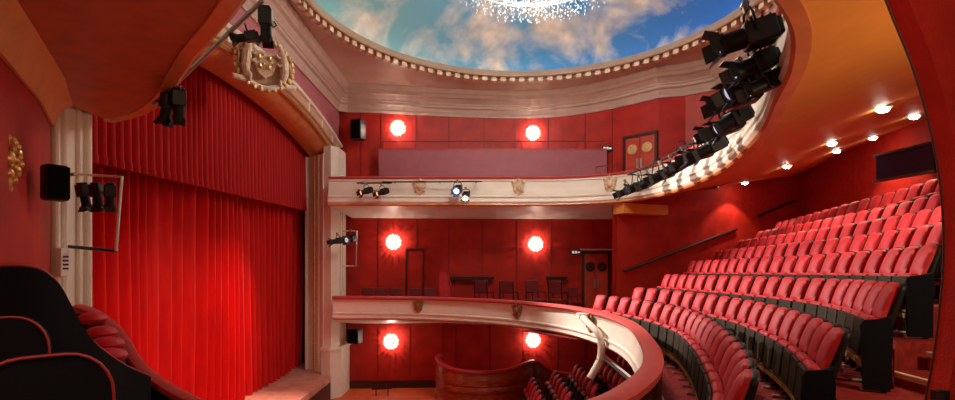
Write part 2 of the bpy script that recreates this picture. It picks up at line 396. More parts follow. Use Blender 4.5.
# cartouches
def cartouche(parent, p, n, s=1., m='gilt_dark'):
    t = Vector((-n.y, n.x, 0)); R = Matrix((t, n, Vector((0, 0, 1)))).transposed()
    mb = MB(); outl = [(-.5, .5), (-.2, .62), (.2, .62), (.5, .5), (.45, .1), (.25, -.35), (0, -.6), (-.25, -.35), (-.45, .1)]
    mb.prism([p + R @ Vector((x*.32*s, .0, z*.34*s)) for x, z in outl], n*.05)
    mb.ball(p + R @ Vector((0, .06, .03*s)), (.07*s, .05, .1*s), R=R)
    for x, z in ((-.13, .15), (.13, .15), (-.09, -.06), (.09, -.06), (0, .2)): mb.ball(p + R @ Vector((x*s, .05, z*s)), (.045*s, .04, .05*s), 8, 5, R=R)
    return mb.build('cartouche', m, parent, world=True)
def on_curve(c, px, off):
    ns = normals(c); best = None
    for i in range(len(c)//1):
        if c[i].y < 4: continue
        q = c[i]+ns[i]*off; e = abs(HX+F*q.x/q.y-px)
        if best is None or e < best[0]-1e-6: best = (e, q, ns[i].normalized(), i)
    return best[1:]
for px in (419, 520, 592):
    q, n, i = on_curve(RAIL[:75], px, .05); cartouche(bal, q+Vector((0, 0, -.30)), n)
for px in (420, 521, 610):
    q, n, i = on_curve(UP[:40], px, .04); cartouche(ub, q+Vector((0, 0, .52)), n, 1.25, 'stucco')

# upper tier undersides: the raking soffit over the seats and the near-left box soffit
I = [(4.3, 15.0), (4.88, 13.8), (5.08, 12.3), (4.85, 9.8), (4.05, 7.1), (3.4, 5.6), (2.9, 4.5), (2.3, 3.6), (1.4, 2.9), (.4, 2.6)]
O = [(4.3, 15.3, 3.55), (6.0, 16.06, 3.9), (8, 16.95, 4.3), (10, 17.82, 4.65), (12.0, 18.7, 5.0), (11.65, 15.5, 5.3), (11.25, 12.5, 5.35), (10.65, 9.5, 5.25), (9.8, 7, 5.0), (7.5, 2.5, 4.6)]
ci = resample(spline(v3(I, 3.53), 10), 70); co = resample(v3(O), 70)
SOFF = MB(); SOFF.grid([[a.lerp(b, t) for a, b in zip(ci, co)] for t in [0, .04, .1, .25, .4, .55, .7, .85, 1]])
soffit = struct('ceiling_circle', SOFF, 'terracotta', recalc=False)
bvh = BVHTree.FromPolygons([tuple(v) for v in SOFF.v], SOFF.f)
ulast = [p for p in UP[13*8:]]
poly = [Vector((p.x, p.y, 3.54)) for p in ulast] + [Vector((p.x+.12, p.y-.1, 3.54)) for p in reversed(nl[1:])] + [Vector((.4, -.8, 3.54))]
mb = MB(); mb.prism(poly, (0, 0, .04)); struct('ceiling_box', mb, 'terracotta_dim_lit', smooth=False)
mb = MB(); mb.box((5.05, 15.45, 3.36), (1.7, .5, .3), math.radians(23)); struct('trim_beam', mb, 'terracotta', smooth=False)

# ------------------------------------------------------------------ main ceiling, dome, cornice
CX, CY, CR, CZ = 1.3, 11.05, 5.3, 7.85
ring = [Vector((CX+CR*math.cos(2*math.pi*k/120), CY+CR*math.sin(2*math.pi*k/120), CZ)) for k in range(120)]
x0, x1, y0, y1 = -5.0, 7.5, 1.0, 18.4
outer = []
for p in ring:
    d = Vector((p.x-CX, p.y-CY)); t = 1e9
    for a, lo, hi, c in ((d.x, x0, x1, CX), (d.y, y0, y1, CY)):
        if a > 1e-9: t = min(t, (hi-c)/a)
        if a < -1e-9: t = min(t, (lo-c)/a)
    outer.append(Vector((CX+d.x*max(t, 1.001), CY+d.y*max(t, 1.001), CZ)))
mb = MB(); mb.add(ring+outer, [(k, (k+1) % 120, 120+(k+1) % 120, 120+k) for k in range(120)]); struct('ceiling', mb, 'pink_plaster', smooth=False)
# dome with painted sky
prof = [(CR-.02, .1)] + [(CR*math.cos(a), .1+1.55*math.sin(a)) for a in [math.pi/2*k/14 for k in range(1, 14)]] + [(.01, 1.65)]
mb = MB(); mb.lathe(prof, 72, (0, 0, 0)); dome = struct('ceiling_dome', mb, 'painted_sky'); dome.location = (CX, CY, CZ)
# ring moulding with dentils
rm = MB(); rm.lathe([(CR+.36, .03), (CR+.36, -.04), (CR+.27, -.1), (CR+.2, -.1), (CR+.2, -.03), (CR+.04, -.03), (CR+.03, -.05), (CR-.02, -.06), (CR-.05, -.04), (CR-.06, .0), (CR-.03, .06), (CR-.03, .14)], 120)
rmo = struct('trim_dome_ring', rm, 'plaster_brown', recalc=True); rmo.location = (CX, CY, CZ)
mb = MB()
for k in range(110):
    a = 2*math.pi*k/110; mb.box(((CR+.13)*math.cos(a), (CR+.13)*math.sin(a), -.11), (.16, .17, .13), a)
o = mb.build('dentil', 'stucco', rmo, smooth=False); o['kind'] = 'stuff'
# cornice
corn = v3([(-4.86, 1.5), (-4.86, 17.3), (-4.55, 17.5)]+UPS[7:]+[(6.55, 15.75), (7.28, 15.2), (7.3, 4.0)])
mb = MB(); sweep(mb, corn, [(0, 6.98), (.05, 6.98), (.07, 7.06), (.05, 7.08), (.1, 7.22), (.17, 7.26), (.17, 7.34), (.2, 7.36), (.2, 7.4), (.3, 7.52), (.38, 7.56), (.38, 7.66), (.42, 7.7), (.46, 7.8), (.46, 7.9), (0, 7.9)])
struct('trim_cornice', mb, 'cornice_plaster', ang=20)

# ------------------------------------------------------------------ proscenium
def arch_in(y): return 5.9 - (y-12.2)**2/46.
def arch_out(y): return 6.42 - (y-12.2)**2/46.
ys = [5.3+ (17.75-5.3)*k/60 for k in range(61)]
mb = MB()
mb.add([Vector((-4.86, y, arch_out(y)-.03)) for y in ys] + [Vector((-4.86, y, 7.95)) for y in ys] , [(k, k+1, 62+k, 61+k) for k in range(60)])
struct('wall_proscenium', mb, 'wall_mauve', smooth=False)
pro = thing('proscenium_arch', 'cream and gilt arch framing the red stage curtain', 'arch', (-4.8, 11.7, -1.9))
def band(name, prof, m, y0=5.9, y1=17.5):       # prof: (x, dz above the inner arch line), closed
    yy = [y0+(y1-y0)*k/60 for k in range(61)]; n = len(prof); mb = MB()
    vs = [Vector((x, 12.0+(y-12.0)*(1+.012*dz), arch_in(y)+dz)) for y in yy for x, dz in prof]
    fs = [(i*n+k, i*n+(k+1) % n, (i+1)*n+(k+1) % n, (i+1)*n+k) for i in range(60) for k in range(n)] + [tuple(range(n)), tuple(60*n+k for k in range(n))]
    mb.add(vs, fs); return mb.build(name, m, pro, world=True, ang=25)
band('arch_reveal', [(-5.75, -.02), (-5.5, -.06), (-5.3, -.03), (-5.12, .06), (-5.0, .16), (-5.0, .4), (-5.75, .4)], 'arch_orange')
band('arch_band', [(-5.02, .18), (-4.84, .2), (-4.8, .23), (-4.8, .46), (-4.84, .48), (-5.02, .48)], 'tan')
band('bead_moulding', [(-5.03, .12), (-4.92, .12), (-4.87, .17), (-4.87, .2), (-5.03, .22)], 'gilt')
band('outer_moulding', [(-5.0, .45), (-4.8, .45), (-4.74, .47), (-4.71, .52), (-4.75, .57), (-4.8, .6), (-5.0, .6)], 'cream_trim')
# panel stops across the tan band
for i, y in enumerate([6.6, 8.0, 9.6, 14.2, 15.4, 16.5]):
    mb = MB(); mb.box((-4.79, y, arch_in(y)+.34), (.04, .08, .24)); mb.build('panel_stop', 'cream_trim', pro, world=True, smooth=False)
# right jamb: splayed reveal, pilaster, pedestal
def vert(mb, plan, z0, z1): return mb.prism([(x, y, z0) for x, y in plan], (0, 0, z1-z0))
ztop_r = 5.35
mb = MB(); vert(mb, [(-5.85, 17.15), (-5.5, 16.9), (-5.2, 16.62), (-5.05, 16.5), (-5.0, 17.8), (-5.85, 17.8)], -1.92, ztop_r); mb.build('jamb', 'cream', pro, world=True, smooth=False)
for (xa, ya, r, m_) in ((-5.84, 17.1, .06, 'cream_trim'), (-5.5, 16.86, .05, 'gilt'), (-5.3, 16.68, .035, 'cream_trim'), (-5.06, 16.46, .05, 'cream_trim')):
    mb = MB(); mb.cyl((xa, ya, -1.92), (xa, ya, ztop_r-.02), r, 10); mb.build('column_bead', m_, pro, world=True)
mb = MB(); vert(mb, [(-5.05, 16.42), (-4.78, 16.3), (-4.6, 16.55), (-4.6, 17.46), (-5.05, 17.46)], -1.05, ztop_r+.2); mb.build('pilaster', 'cream', pro, world=True, smooth=False)
mb = MB()
for y in (16.72, 17.02, 17.32): mb.box((-4.59, y, 2.2), (.05, .05, 6.0))
mb.build('pilaster_fillet', 'cream_trim', pro, world=True, smooth=False)
mb = MB(); vert(mb, [(-5.1, 16.32), (-4.78, 16.2), (-4.5, 16.5), (-4.5, 17.6), (-5.1, 17.6)], -2.7, -1.12); mb.build('pedestal', 'cream', pro, world=True, smooth=False)
mb = MB(); vert(mb, [(-5.14, 16.26), (-4.78, 16.14), (-4.44, 16.45), (-4.44, 17.6), (-5.14, 17.6)], -1.14, -1.04); mb.build('pedestal_cap', 'cream_trim', pro, world=True, smooth=False)
# left jamb
mb = MB(); vert(mb, [(-4.78, 5.62), (-4.78, 6.12), (-5.05, 6.35), (-5.85, 7.15), (-5.9, 5.62)], -1.92, 5.1); mb.build('jamb', 'cream', pro, world=True, smooth=False)
for y, r in ((5.66, .04), (5.78, .03), (5.98, .03), (6.12, .045)):
    mb = MB(); mb.cyl((-4.77, y, -1.9), (-4.77, y, 5.0), r, 10); mb.build('column_bead', 'cream_trim', pro, world=True)
# curtains
cur = thing('stage_curtain', 'bright red pleated stage curtain closed behind the proscenium arch', 'curtain', (-6.1, 12.2, -1.9))
ny, nz = 900, 14; rws = []
for j in range(nz+1):
    t = j/nz; z = -1.9+(5.95+1.9)*t
    r = []
    for i in range(ny+1):
        y = 6.7+(17.74-6.7)*i/ny
        ph = y*2*math.pi/.34 + 1.4*math.sin(y*2.1) + .9*math.sin(y*5.3+1) + .25*math.sin(z*1.3+y)
        x = -6.36 + (.25-.06*t)*(math.sin(ph)+.3*math.sin(2*ph+.6))*(.74+.26*math.sin(y*1.7)) + .05*math.sin(y*1.1+z*.4)
        r.append(Vector((x, y+.02*math.cos(ph), z)))
    rws.append(r)
mb = MB(); mb.grid(rws); mb.build('drape', 'curtain_red', cur, world=True, ang=180)
val = thing('curtain_valance', 'dark red pleated pelmet hanging across the top of the stage curtain', 'curtain', (-5.7, 12.2, 3.4))
rws = []
for j in range(9):
    t = j/8; r = []
    for i in range(521):
        y = 6.85+(17.7-6.85)*i/520; zb = 3.28+.025*(y-7); z = zb+(arch_in(y)+.3-zb)*t
        ph = y*2*math.pi/.2 + .7*math.sin(y*3.1)
        r.append(Vector((-5.9+.075*math.sin(ph)*(1-.3*t)-.02*t, y, z)))
    rws.append(r)
mb = MB(); mb.grid(rws); mb.build('pleats', 'pelmet_red', val, world=True, ang=180)
mb = MB(); mb.grid([[p+Vector((.012, 0, -.03)) for p in rws[0]], [p+Vector((.012, 0, .09)) for p in rws[0]]]); mb.build('hem', 'pelmet_red', val, world=True, ang=180)
mb = MB(); mb.box((-8.5, 12, 2), (.1, 14, 9)); struct('wall_stage_back', mb, 'black_matt', smooth=False)
mb = MB(); mb.box((-7.2, 18.6, 2), (2.8, .1, 9)); mb.box((-5.95, 17.98, 2), (.1, 1.2, 9)); struct('wall_stage_far', mb, 'black_matt', smooth=False)
mb = MB(); mb.box((-7.2, 5.4, 2), (2.8, .1, 9)); struct('wall_stage_near', mb, 'black_matt', smooth=False)
mb = MB(); mb.box((-7.2, 12, 6.6), (2.8, 13.4, .1)); struct('ceiling_stage', mb, 'black_matt', smooth=False)

# coat of arms at the crown of the arch
arms = thing('coat_of_arms', 'gilt carved coat of arms with crown and supporters at the arch crown', 'carving', P(268, 66, 10.9))
cA = Vector((-4.39, 10.3, 5.82)); arms.location = cA
def AR(y, z, x=0.): return cA+Vector((.6*x+.8*y, -.8*x+.6*y, z))
mb = MB(); mb.prism([AR(y, z) for y, z in ((-.2, .22), (.2, .22), (.22, 0), (.13, -.22), (0, -.32), (-.13, -.22), (-.22, 0))], (.06, -.08, 0)); mb.build('shield', 'stucco', arms, world=True, smooth=False)
mb = MB()
for y, z in ((-.1, .1), (.1, .1), (-.09, -.08), (.09, -.08)):
    mb.ball(AR(y, z, .11), (.03, .07, .06)); mb.ball(AR(y+.05, z+.05, .12), (.025, .025, .03))
mb.build('quartering', 'gilt', arms, world=True)
mb = MB(); mb.tube([AR(.15*math.cos(a), .34+.04*math.sin(a), .06) for a in [math.pi*k/8 for k in range(9)]], .03, 8)
for y in (-.14, -.07, 0, .07, .14): mb.ball(AR(y, .42-abs(y)*.25, .07), .035, 8, 5)
for y in (-.08, .08): mb.tube([AR(y*1.7, .36, .06), AR(y*1.3, .5, .07), AR(0, .54, .07)], .022, 8)
mb.ball(AR(0, .59, .07), .04, 8, 5); mb.build('crown', 'gilt', arms, world=True)
for s in (-1, 1):                               # supporters, rearing
    mb = MB()
    mb.tube([AR(s*.34, -.34, .05), AR(s*.38, -.15, .07), AR(s*.36, .08, .09), AR(s*.32, .24, .1), AR(s*.3, .34, .1)], [.06, .09, .1, .075, .05], 10)
    mb.ball(AR(s*.27, .39, .11), (.06, .085, .065)); mb.ball(AR(s*.2, .37, .12), (.04, .05, .035))
    mb.tube([AR(s*.33, .16, .12), AR(s*.24, .14, .14), AR(s*.2, .2, .14)], [.04, .03, .025], 8)
    mb.tube([AR(s*.33, .02, .12), AR(s*.25, -.02, .14), AR(s*.21, .04, .14)], [.04, .03, .025], 8)
    mb.tube([AR(s*.37, -.22, .08), AR(s*.29, -.3, .1), AR(s*.3, -.42, .09)], [.06, .04, .03], 8)
    mb.tube([AR(s*.42, -.2, .05), AR(s*.52, -.08, .05), AR(s*.48, .1, .05), AR(s*.55, .22, .05)], [.03, .025, .025, .035], 8)
    if s > 0: mb.tube([AR(s*.24, .44, .12), AR(s*.17, .6, .14)], [.018, .004], 6)
    else:
        for k in range(9): mb.ball(AR(-.3+.07*math.cos(k*.8), .36+.09*math.sin(k*.8), .1), .038, 6, 4)
    mb.build('supporter', 'stucco', arms, world=True)
mb = MB(); rb = [AR(y, -.47+.16*y*y*2-.03*math.cos(y*9), .04+.02*math.sin(y*10)) for y in [(-.62+1.24*k/30) for k in range(31)]]
mb.grid([[p+Vector((0, 0, -.05)) for p in rb], [p+Vector((.02, 0, .0)) for p in rb], [p+Vector((0, 0, .05)) for p in rb]]); mb.build('scroll', 'cream_trim', arms, world=True, solid=.025)
mb = MB()
for k in range(26):
    a = 2*math.pi*k/26; mb.ball(AR(.56*math.cos(a), .5*math.sin(a)-.02, .02), (.05, .07, .07), 7, 4)
mb.build('foliage', 'gilt', arms, world=True)['kind'] = 'stuff'
mb = MB(); mb.prism([AR(-.5, -.4, -.01), AR(.5, -.4, -.01), Vector((-4.86, 10.9, 5.42)), Vector((-4.86, 10.1, 5.42))], (0, 0, .62)); mb.build('corbel', 'tan', arms, world=True, smooth=False)

# ------------------------------------------------------------------ doors
def door(name, pxs, zb, zt, ywall, parent_label=None, port='glass_dark'):
    x0_, x1_ = pxs; mb = MB(); yf = ywall
    w = x1_-x0_
    mb.box((x0_-.04, yf-.04, (zb+zt)/2), (.09, .1, zt-zb+.1)); mb.box((x1_+.04, yf-.04, (zb+zt)/2), (.09, .1, zt-zb+.1)); mb.box(((x0_+x1_)/2, yf-.04, zt+.05), (w+.17, .1, .1))
    d = struct(name, mb, 'dark_wood', smooth=False)
    for s in (0, 1):
        c = x0_+w*(.25+.5*s); mb = MB(); mb.box((c, yf-.03, (zb+zt)/2), (w/2-.02, .05, zt-zb)); lf = mb.build('leaf', 'door_red', d, world=True, smooth=False)
        mb = MB(); R = Matrix.Rotation(math.pi/2, 3, 'X'); mb.lathe([(0, .035), (.14, .035), (.17, .03), (.17, .0), (0, 0)], 20, (c, yf-.055, zb+(zt-zb)*.78), R); mb.build('porthole', port, lf, world=True)
        mb = MB(); mb.box((x0_+w*(.44+.12*s), yf-.085, zb+(zt-zb)*.5), (.06, .05, .32)); mb.build('handle', 'steel', lf, world=True, smooth=False)
    return d
door('door_1', (3.86, 4.72), -.1, 2.05, far_y(4.3)-.01)
mb = MB(); mb.box((4.3, far_y(4.3)-.1, 2.2), (1.15, .08, .05)); struct('trim_door_head', mb, 'white_paint', smooth=False)
d2 = door('door_2', (4.83, 5.87), 4.1, 5.85, 16.40, port='gilt')
Rz = Matrix.Rotation(math.radians(-45.5), 4, 'Z'); c2 = Vector((5.35, 16.40, 0)); d2.rotation_euler = (0, 0, math.radians(-45.5)); d2.location = c2 - Rz @ c2
mb = MB(); yd = far_y(-2.3)-.03                 # plain doorway
mb.box((-2.52, yd, 1.05), (.05, .08, 2.3)); mb.box((-1.92, yd, 1.05), (.05, .08, 2.3)); mb.box((-2.22, yd, 2.2), (.65, .08, .06))
d3 = struct('door_3', mb, 'dark_wood', smooth=False)
mb = MB(); mb.box((-2.22, yd+.02, 1.03), (.54, .04, 2.26)); mb.build('leaf', 'wall_red', d3, world=True, smooth=False)
def exit_sign(c, label):
    t = thing('exit_sign', label, 'sign', c)
    mb = MB(); mb.box(c, (.36, .07, .15)); mb.build('housing', 'black', t, world=True, smooth=False, bev=.01)
    mb = MB(); c = Vector(c)
    mb.box(c+Vector((-.1, -.038, 0)), (.07, .01, .09)); mb.box(c+Vector((.0, -.038, 0)), (.07, .01, .09)); mb.box(c+Vector((.1, -.038, 0)), (.08, .01, .05)); mb.build('panel', 'sign_white', t, world=True, smooth=False)
    mb = MB(); mb.box(c+Vector((0, .1, .05)), (.04, .2, .03)); mb.build('bracket', 'black', t, world=True, smooth=False)
exit_sign((3.52, far_y(3.5)-.2, 2.1), 'small black exit sign beside the double doors on the circle level')
exit_sign((4.42, upper_y(4.42)-.22, 5.62), 'small black exit sign beside the double doors on the upper level')

# ------------------------------------------------------------------ sconces
def make_sconce():
    t = thing('wall_sconce', 'x', 'wall lamp', group='starburst sconces on the far wall')
    mb = MB(); R = Matrix.Rotation(math.pi/2, 3, 'X'); mb.lathe([(0, .04), (.13, .04), (.16, .02), (.16, 0), (0, 0)], 24, (0, 0, 0), R); mb.build('backplate', 'gilt_dark', t)
    mb = MB(); mb.ball((0, -.12, 0), .055, 12, 8); mb.build('bulb', 'bulb', t)
    mb = MB(); n = 84
    for k in range(n):
        z = 1-.76*(k+.5)/n; r = math.sqrt(max(0, 1-z*z)); a = k*2.39996
        d = Vector((r*math.cos(a), -z, r*math.sin(a))); c0 = Vector((0, -.06, 0))
        up = Vector((.3, .2, 1)).normalized(); u = d.cross(up).normalized(); w_ = u.cross(d)
        p0 = c0+d*.2; p1 = c0+d*.28; s = .02
        mb.add([p0, p1+u*s, p1+w_*s, p1-u*s, p1-w_*s, p1+d*.05], [(0, 1, 2), (0, 2, 3), (0, 3, 4), (0, 4, 1), (5, 2, 1), (5, 3, 2), (5, 4, 3), (5, 1, 4)])
    mb.build('glass_petal', 'petal', t, smooth=False)['kind'] = 'stuff'
    mb = MB()
    for k in range(16):
        a = 2*math.pi*k/16; mb.tube([(0, -.04, 0), (.2*math.cos(a), -.05, .2*math.sin(a))], .006, 5)
    mb.build('stem', 'brass', t)
    return t
sc0 = make_sconce(); remember(sc0); first = True
for px, py, lab, zz in ((398, 128, 'starburst glass sconce on the upper wall near the black speaker', 0), (533, 133, 'starburst glass sconce on the upper wall above the middle of the mauve parapet', 0),
                    (393.5, 242, 'starburst glass sconce on the middle wall left of the plain doorway', 1), (535.5, 244, 'starburst glass sconce on the middle wall nearest the porthole doors', 1),
                    (391, 341.5, 'starburst glass sconce on the stalls wall beside the hanging black speaker', 2), (533, 340, 'starburst glass sconce on the stalls wall above the curved wooden partition', 2)):
    o = sc0 if first else copy_tree(sc0); first = False
    fy = upper_y if zz == 0 else far_y; x = (px-HX)/F*17.6
    for _ in range(4): x = (px-HX)/F*(fy(x)-.15)
    y = fy(x)
    place(o, (x, y, P(px, py, y-.15).z), 0); o['label'] = lab
    ld = bpy.data.lights.new('sconce_light', 'POINT'); ld.energy = 25; ld.color = (1, .86, .74); ld.shadow_soft_size = .03
    lo = bpy.data.objects.new('sconce_light', ld); COL.objects.link(lo); lo.location = (x, y-.24, o.location.z)

# ------------------------------------------------------------------ upper level parapet and rails
par = thing('parapet', 'flat mauve parapet along the back of the upper balcony', 'parapet', (.5, 17, 4.1))
mb = MB(); mb.box((.52, 17.05, 4.83), (7.75, .12, 1.46), 0); mb.build('panel', 'wall_mauve', par, world=True, smooth=False)
mb = MB(); mb.box((.52, 17.05, 5.58), (7.8, .16, .05), 0); mb.build('coping', 'velvet_rail', par, world=True, smooth=False)
hr = thing('handrail', 'thin red metal handrail on posts above the mauve parapet', 'handrail', (.5, 17.05, 5.6))
mb = MB(); mb.cyl((-3.3, 17.05, 5.86), (4.35, 17.05, 5.86), .022, 8); mb.build('rail', 'piping', hr, world=True)
for x in (-3.2, -1.9, -.55, .5, 1.5, 2.4, 3.4, 4.3):
    mb = MB(); mb.cyl((x, 17.05, 5.6), (x, 17.05, 5.86), .016, 6); mb.build('post', 'piping', hr, world=True)
gr = thing('guard_rail', 'low red tubular guard rail at the step beside the parapet', 'handrail', (4.3, 16.4, 4.45))
mb = MB(); mb.tube([P(596, 178, 16.4), P(596, 167, 16.4), P(616, 164, 16.4), P(616, 176, 16.4)], .022, 8); mb.build('rail', 'piping', gr, world=True)
hr2 = thing('handrail', 'dark wooden handrail sloping up the red side wall near the doors', 'handrail', P(680, 252, 15.8))
def side_pt(px, z, off=.08):
    k = (px-HX)/F; (ax, ay), (bx, by) = (4.25, 15.27), (12.0, 18.67)
    t = (k*ay-ax)/((bx-ax)-k*(by-ay)); p = Vector((ax+(bx-ax)*t, ay+(by-ay)*t, 0)); n = Vector((.402, -.916, 0)); return Vector((p.x, p.y, 0))+n*off
def side_py(px, py, off=.08):
    p = side_pt(px, 0, off); p.z = E-(py-HY)/F*p.y; return p
def wall_rail(t, a, b):
    p, q = side_py(*a), side_py(*b); mb = MB(); mb.tube([p, q], .045, 8); mb.build('rail', 'dark_wood', t, world=True)
    for f in (.1, .5, .9):
        c = p.lerp(q, f); mb = MB(); mb.tube([c, c+Vector((-.035, .08, -.05))], .015, 6); mb.build('bracket', 'brass', t, world=True)
wall_rail(hr2, (622, 271), (735, 229))
hr3 = thing('handrail', 'short dark wooden handrail high on the red side wall by the back rows', 'handrail', P(775, 208, 17.3))
wall_rail(hr3, (756, 216), (792, 201))

# ------------------------------------------------------------------ tip-up seats
ORD = ['first', 'second', 'third', 'fourth', 'fifth', 'sixth', 'seventh', 'eighth', 'ninth', 'tenth', 'eleventh', 'twelfth', 'thirteenth', 'fourteenth', 'fifteenth', 'sixteenth', 'seventeenth', 'eighteenth', 'nineteenth', 'twentieth',
       'twenty-first', 'twenty-second', 'twenty-third', 'twenty-fourth', 'twenty-fifth', 'twenty-sixth', 'twenty-seventh']
def seat_bits():                                # local: faces +X, origin on the floor under the back, width along Y
    w = .42
    back = MB(); nz = 9; ny_ = 9; Z0, Z1 = .69, 1.05; wp = .325
    def bx(z): return -.03-.36*(z-.69)
    def outline(u, v):                          # u -1..1 across, v 0..1 up; rounded top corners
        z = Z0+(Z1-Z0)*v; top = 1-.10*abs(u)**3.5; z = Z0+(Z1-Z0)*v*top
        return Vector((bx(z), u*wp/2*(1-.03*v), z))
    fr = []; bk = []
    for j in range(nz+1):
        v = j/nz; r = []; r2 = []
        for i in range(ny_+1):
            u = -1+2*i/ny_; p = outline(u, v); e = (1-abs(u)**2.4)*(1-(2*v-1)**4)
            r.append(p+Vector((.015+.05*e, 0, 0))); r2.append(p+Vector((-.03, 0, 0)))
        fr.append(r); bk.append(r2)
    back.grid(fr)
    n = ny_+1; b0 = len(back.v); back.grid(bk)
    rim = [(0, i) for i in range(n)] + [(j, ny_) for j in range(1, nz+1)] + [(nz, i) for i in range(ny_-1, -1, -1)] + [(j, 0) for j in range(nz-1, 0, -1)]
    for (a, b), (c, d) in zip(rim, rim[1:]+rim[:1]): back.f.append((a*n+b, c*n+d, b0+c*n+d, b0+a*n+b))
    shell = MB(); sh = [[Vector((p.x-.02, p.y*1.16, p.z-.1*(1-j/nz)+.004)) for p in r] for j, r in enumerate(bk)]
    shell.grid([[p*1. for p in r] for r in sh])
    cush = MB(); cush.box((.055, 0, .54), (.10, w-.04, .36), rot=Matrix.Rotation(math.radians(-6), 3, 'Y'))
    pan = MB(); pan.box((.125, 0, .51), (.035, w-.03, .36), rot=Matrix.Rotation(math.radians(-6), 3, 'Y'))
    leg = MB(); leg.prism([(-.06, w/2+.002, 0), (.06, w/2+.002, 0), (.06, w/2+.002, .04), (.0, w/2+.002, .1), (.03, w/2+.002, .36), (.13, w/2+.002, .66), (-.1, w/2+.002, .74), (-.06, w/2+.002, .36)], (0, .026, 0))
    strip = MB(); strip.box((.12, 0, .245), (.02, .405, .05)); strip.box((.115, 0, .30), (.012, .405, .02)); foot = MB(); foot.box((.07, w/2+.015, .02), (.16, .05, .035))
    end = MB(); end.prism([(-.08, w/2+.03, .02), (.13, w/2+.03, .02), (.15, w/2+.03, .64), (.12, w/2+.03, .69), (-.08, w/2+.03, .72), (-.1, w/2+.03, .6)], (0, .035, 0))
    return back, shell, cush, pan, leg, foot, end, strip
def make_seat():
    t = thing('theatre_seat', 'x', 'seat')
    b, sh, c, pn, l, ft, en, sp = seat_bits()
    b.build('backrest', 'velvet_red', t, ang=60); sh.build('back_shell', 'iron', t, solid=.05, recalc=False)
    c.build('seat_cushion', 'velvet_red', t, bev=.03); pn.build('seat_pan', 'iron_olive', t, bev=.02); sp.build('foot_strip', 'brass', t, smooth=False)
    lo = l.build('leg', 'iron', t, smooth=False); ft.build('foot', 'steel', lo, smooth=False, bev=.01)
    return t
seat0 = make_seat(); remember(seat0)
endmesh = seat_bits()[6].build('end_panel', 'navy_cloth', None, smooth=False); endmesh_data = endmesh.data; bpy.data.objects.remove(endmesh)
used = [False]
def put_seat(p, rz, label, group, end=False, s=(1, 1, 1)):
    o = copy_tree(seat0) if used[0] else seat0
    used[0] = True
    place(o, p, rz, s); o['label'] = label; o['group'] = group
    if end:
        e = bpy.data.objects.new('end_panel', endmesh_data); COL.objects.link(e); e.parent = o
    return o
ROWN = ['front row', 'second row', 'third row', 'fourth row', 'fifth row', 'sixth row', 'seventh row', 'back row']
PITCH = .455
for k, c in enumerate(rows):
    rev = list(reversed(c)); s_pts = resample(rev, step=PITCH)
    s_pts = [p for p in s_pts]
    for i, p in enumerate(s_pts):
        a = s_pts[max(i-1, 0)]; b = s_pts[min(i+1, len(s_pts)-1)]; t = b-a      # going away from the aisle end
        fwd = Vector((-t.y, t.x, 0)).normalized()                             # left of the way away = towards the stage
        rz = math.atan2(fwd.y, fwd.x)
        if k < 3: lab = f'red tip-up circle seat, {ORD[i]} from the near end of the {ROWN[k]}'
        else: lab = f'red tip-up circle seat, {ORD[i]} from the near end of the {ROWN[k]}'
        put_seat((p.x, p.y, p.z), rz, lab, 'tip-up seats in the '+ROWN[k]+' of the circle', end=(i == 0))
# stalls seats glimpsed below
for j in range(5):
    x = 1.45+.66*j; zf = -2.7+.2*j
    for i in range(6):
        y = 12.3+.47*i
        lab = f'red tip-up stalls seat, {ORD[i]} from the near end of the {ORD[j]} row under the balcony'
        put_seat((x, y, zf), math.pi-.12, lab, 'tip-up seats in the stalls under the balcony', end=(i == 0))
    mb = MB(); mb.box((x+.05, 13.5, zf-.11), (.66, 3.6, .2)); struct('floor_stalls_step', mb, 'carpet_red', smooth=False) if j else None
bpy.context.view_layer.update()

# steps at the near end of the rows
for i, (x, y, w, l, z, zb, lab) in enumerate(((4.47, 4.66, .44, 1.15, .62, .5, 'lowest carpeted aisle step with worn metal nosing beside the third row'), (4.91, 4.6, .42, 1.25, .8, .5, 'middle carpeted aisle step with metal nosing behind the third row'), (5.43, 5.0, .36, 1.3, 1.08, .9, 'topmost carpeted aisle step with metal nosing in front of the fifth row'))):
    t = thing('aisle_step', lab, 'step', (x, y, zb), 0)
    mb = MB(); mb.box((0, 0, (z-zb)/2), (w, l, z-zb)); mb.build('tread', 'carpet_red', t, smooth=False)
    mb = MB(); mb.box((-w/2+.01, 0, z-zb+.004), (.06, l, .02)); mb.box((-w/2-.006, 0, z-zb-.02), (.012, l, .04)); mb.build('nosing', 'cream_trim', t, smooth=False)

# ------------------------------------------------------------------ near right wall edge
edge = [(874, -30), (884, 0), (896, 30), (909, 62), (921, 100), (931, 140), (938, 180), (941.5, 220), (942, 260), (939, 300), (935, 335), (930, 368), (924, 400), (918, 440)]
yw = 2.6
e3 = [Vector(((px-HX)/F*yw, yw, E-(py-HY)/F*yw)) for px, py in edge]; e3 = spline(e3, 4)
mb = MB(); mb.prism(e3+[Vector((4.2, yw, -.4)), Vector((4.2, yw, 3.6))], (0, -.12, 0)); wr = struct('wall_right', mb, 'wall_red_soft', smooth=False)
mb = MB(); mb.tube([p+Vector((0, -.01, 0)) for p in e3], .006, 8); mb.build('edge_bead', 'dark_wood', wr, world=True)
sk = thing('socket_box', 'small black socket box low on the red wall at the right edge', 'socket', (2.4, 2.46, 1.03))
mb = MB(); mb.box(P(940, 400, 2.45), (.06, .05, .1)); mb.build('box', 'black', sk, world=True, smooth=False, bev=.006)
mb = MB(); mb.box(P(940, 398, 2.42), (.03, .012, .04)); mb.build('switch', 'dark_wood', sk, world=True, smooth=False)

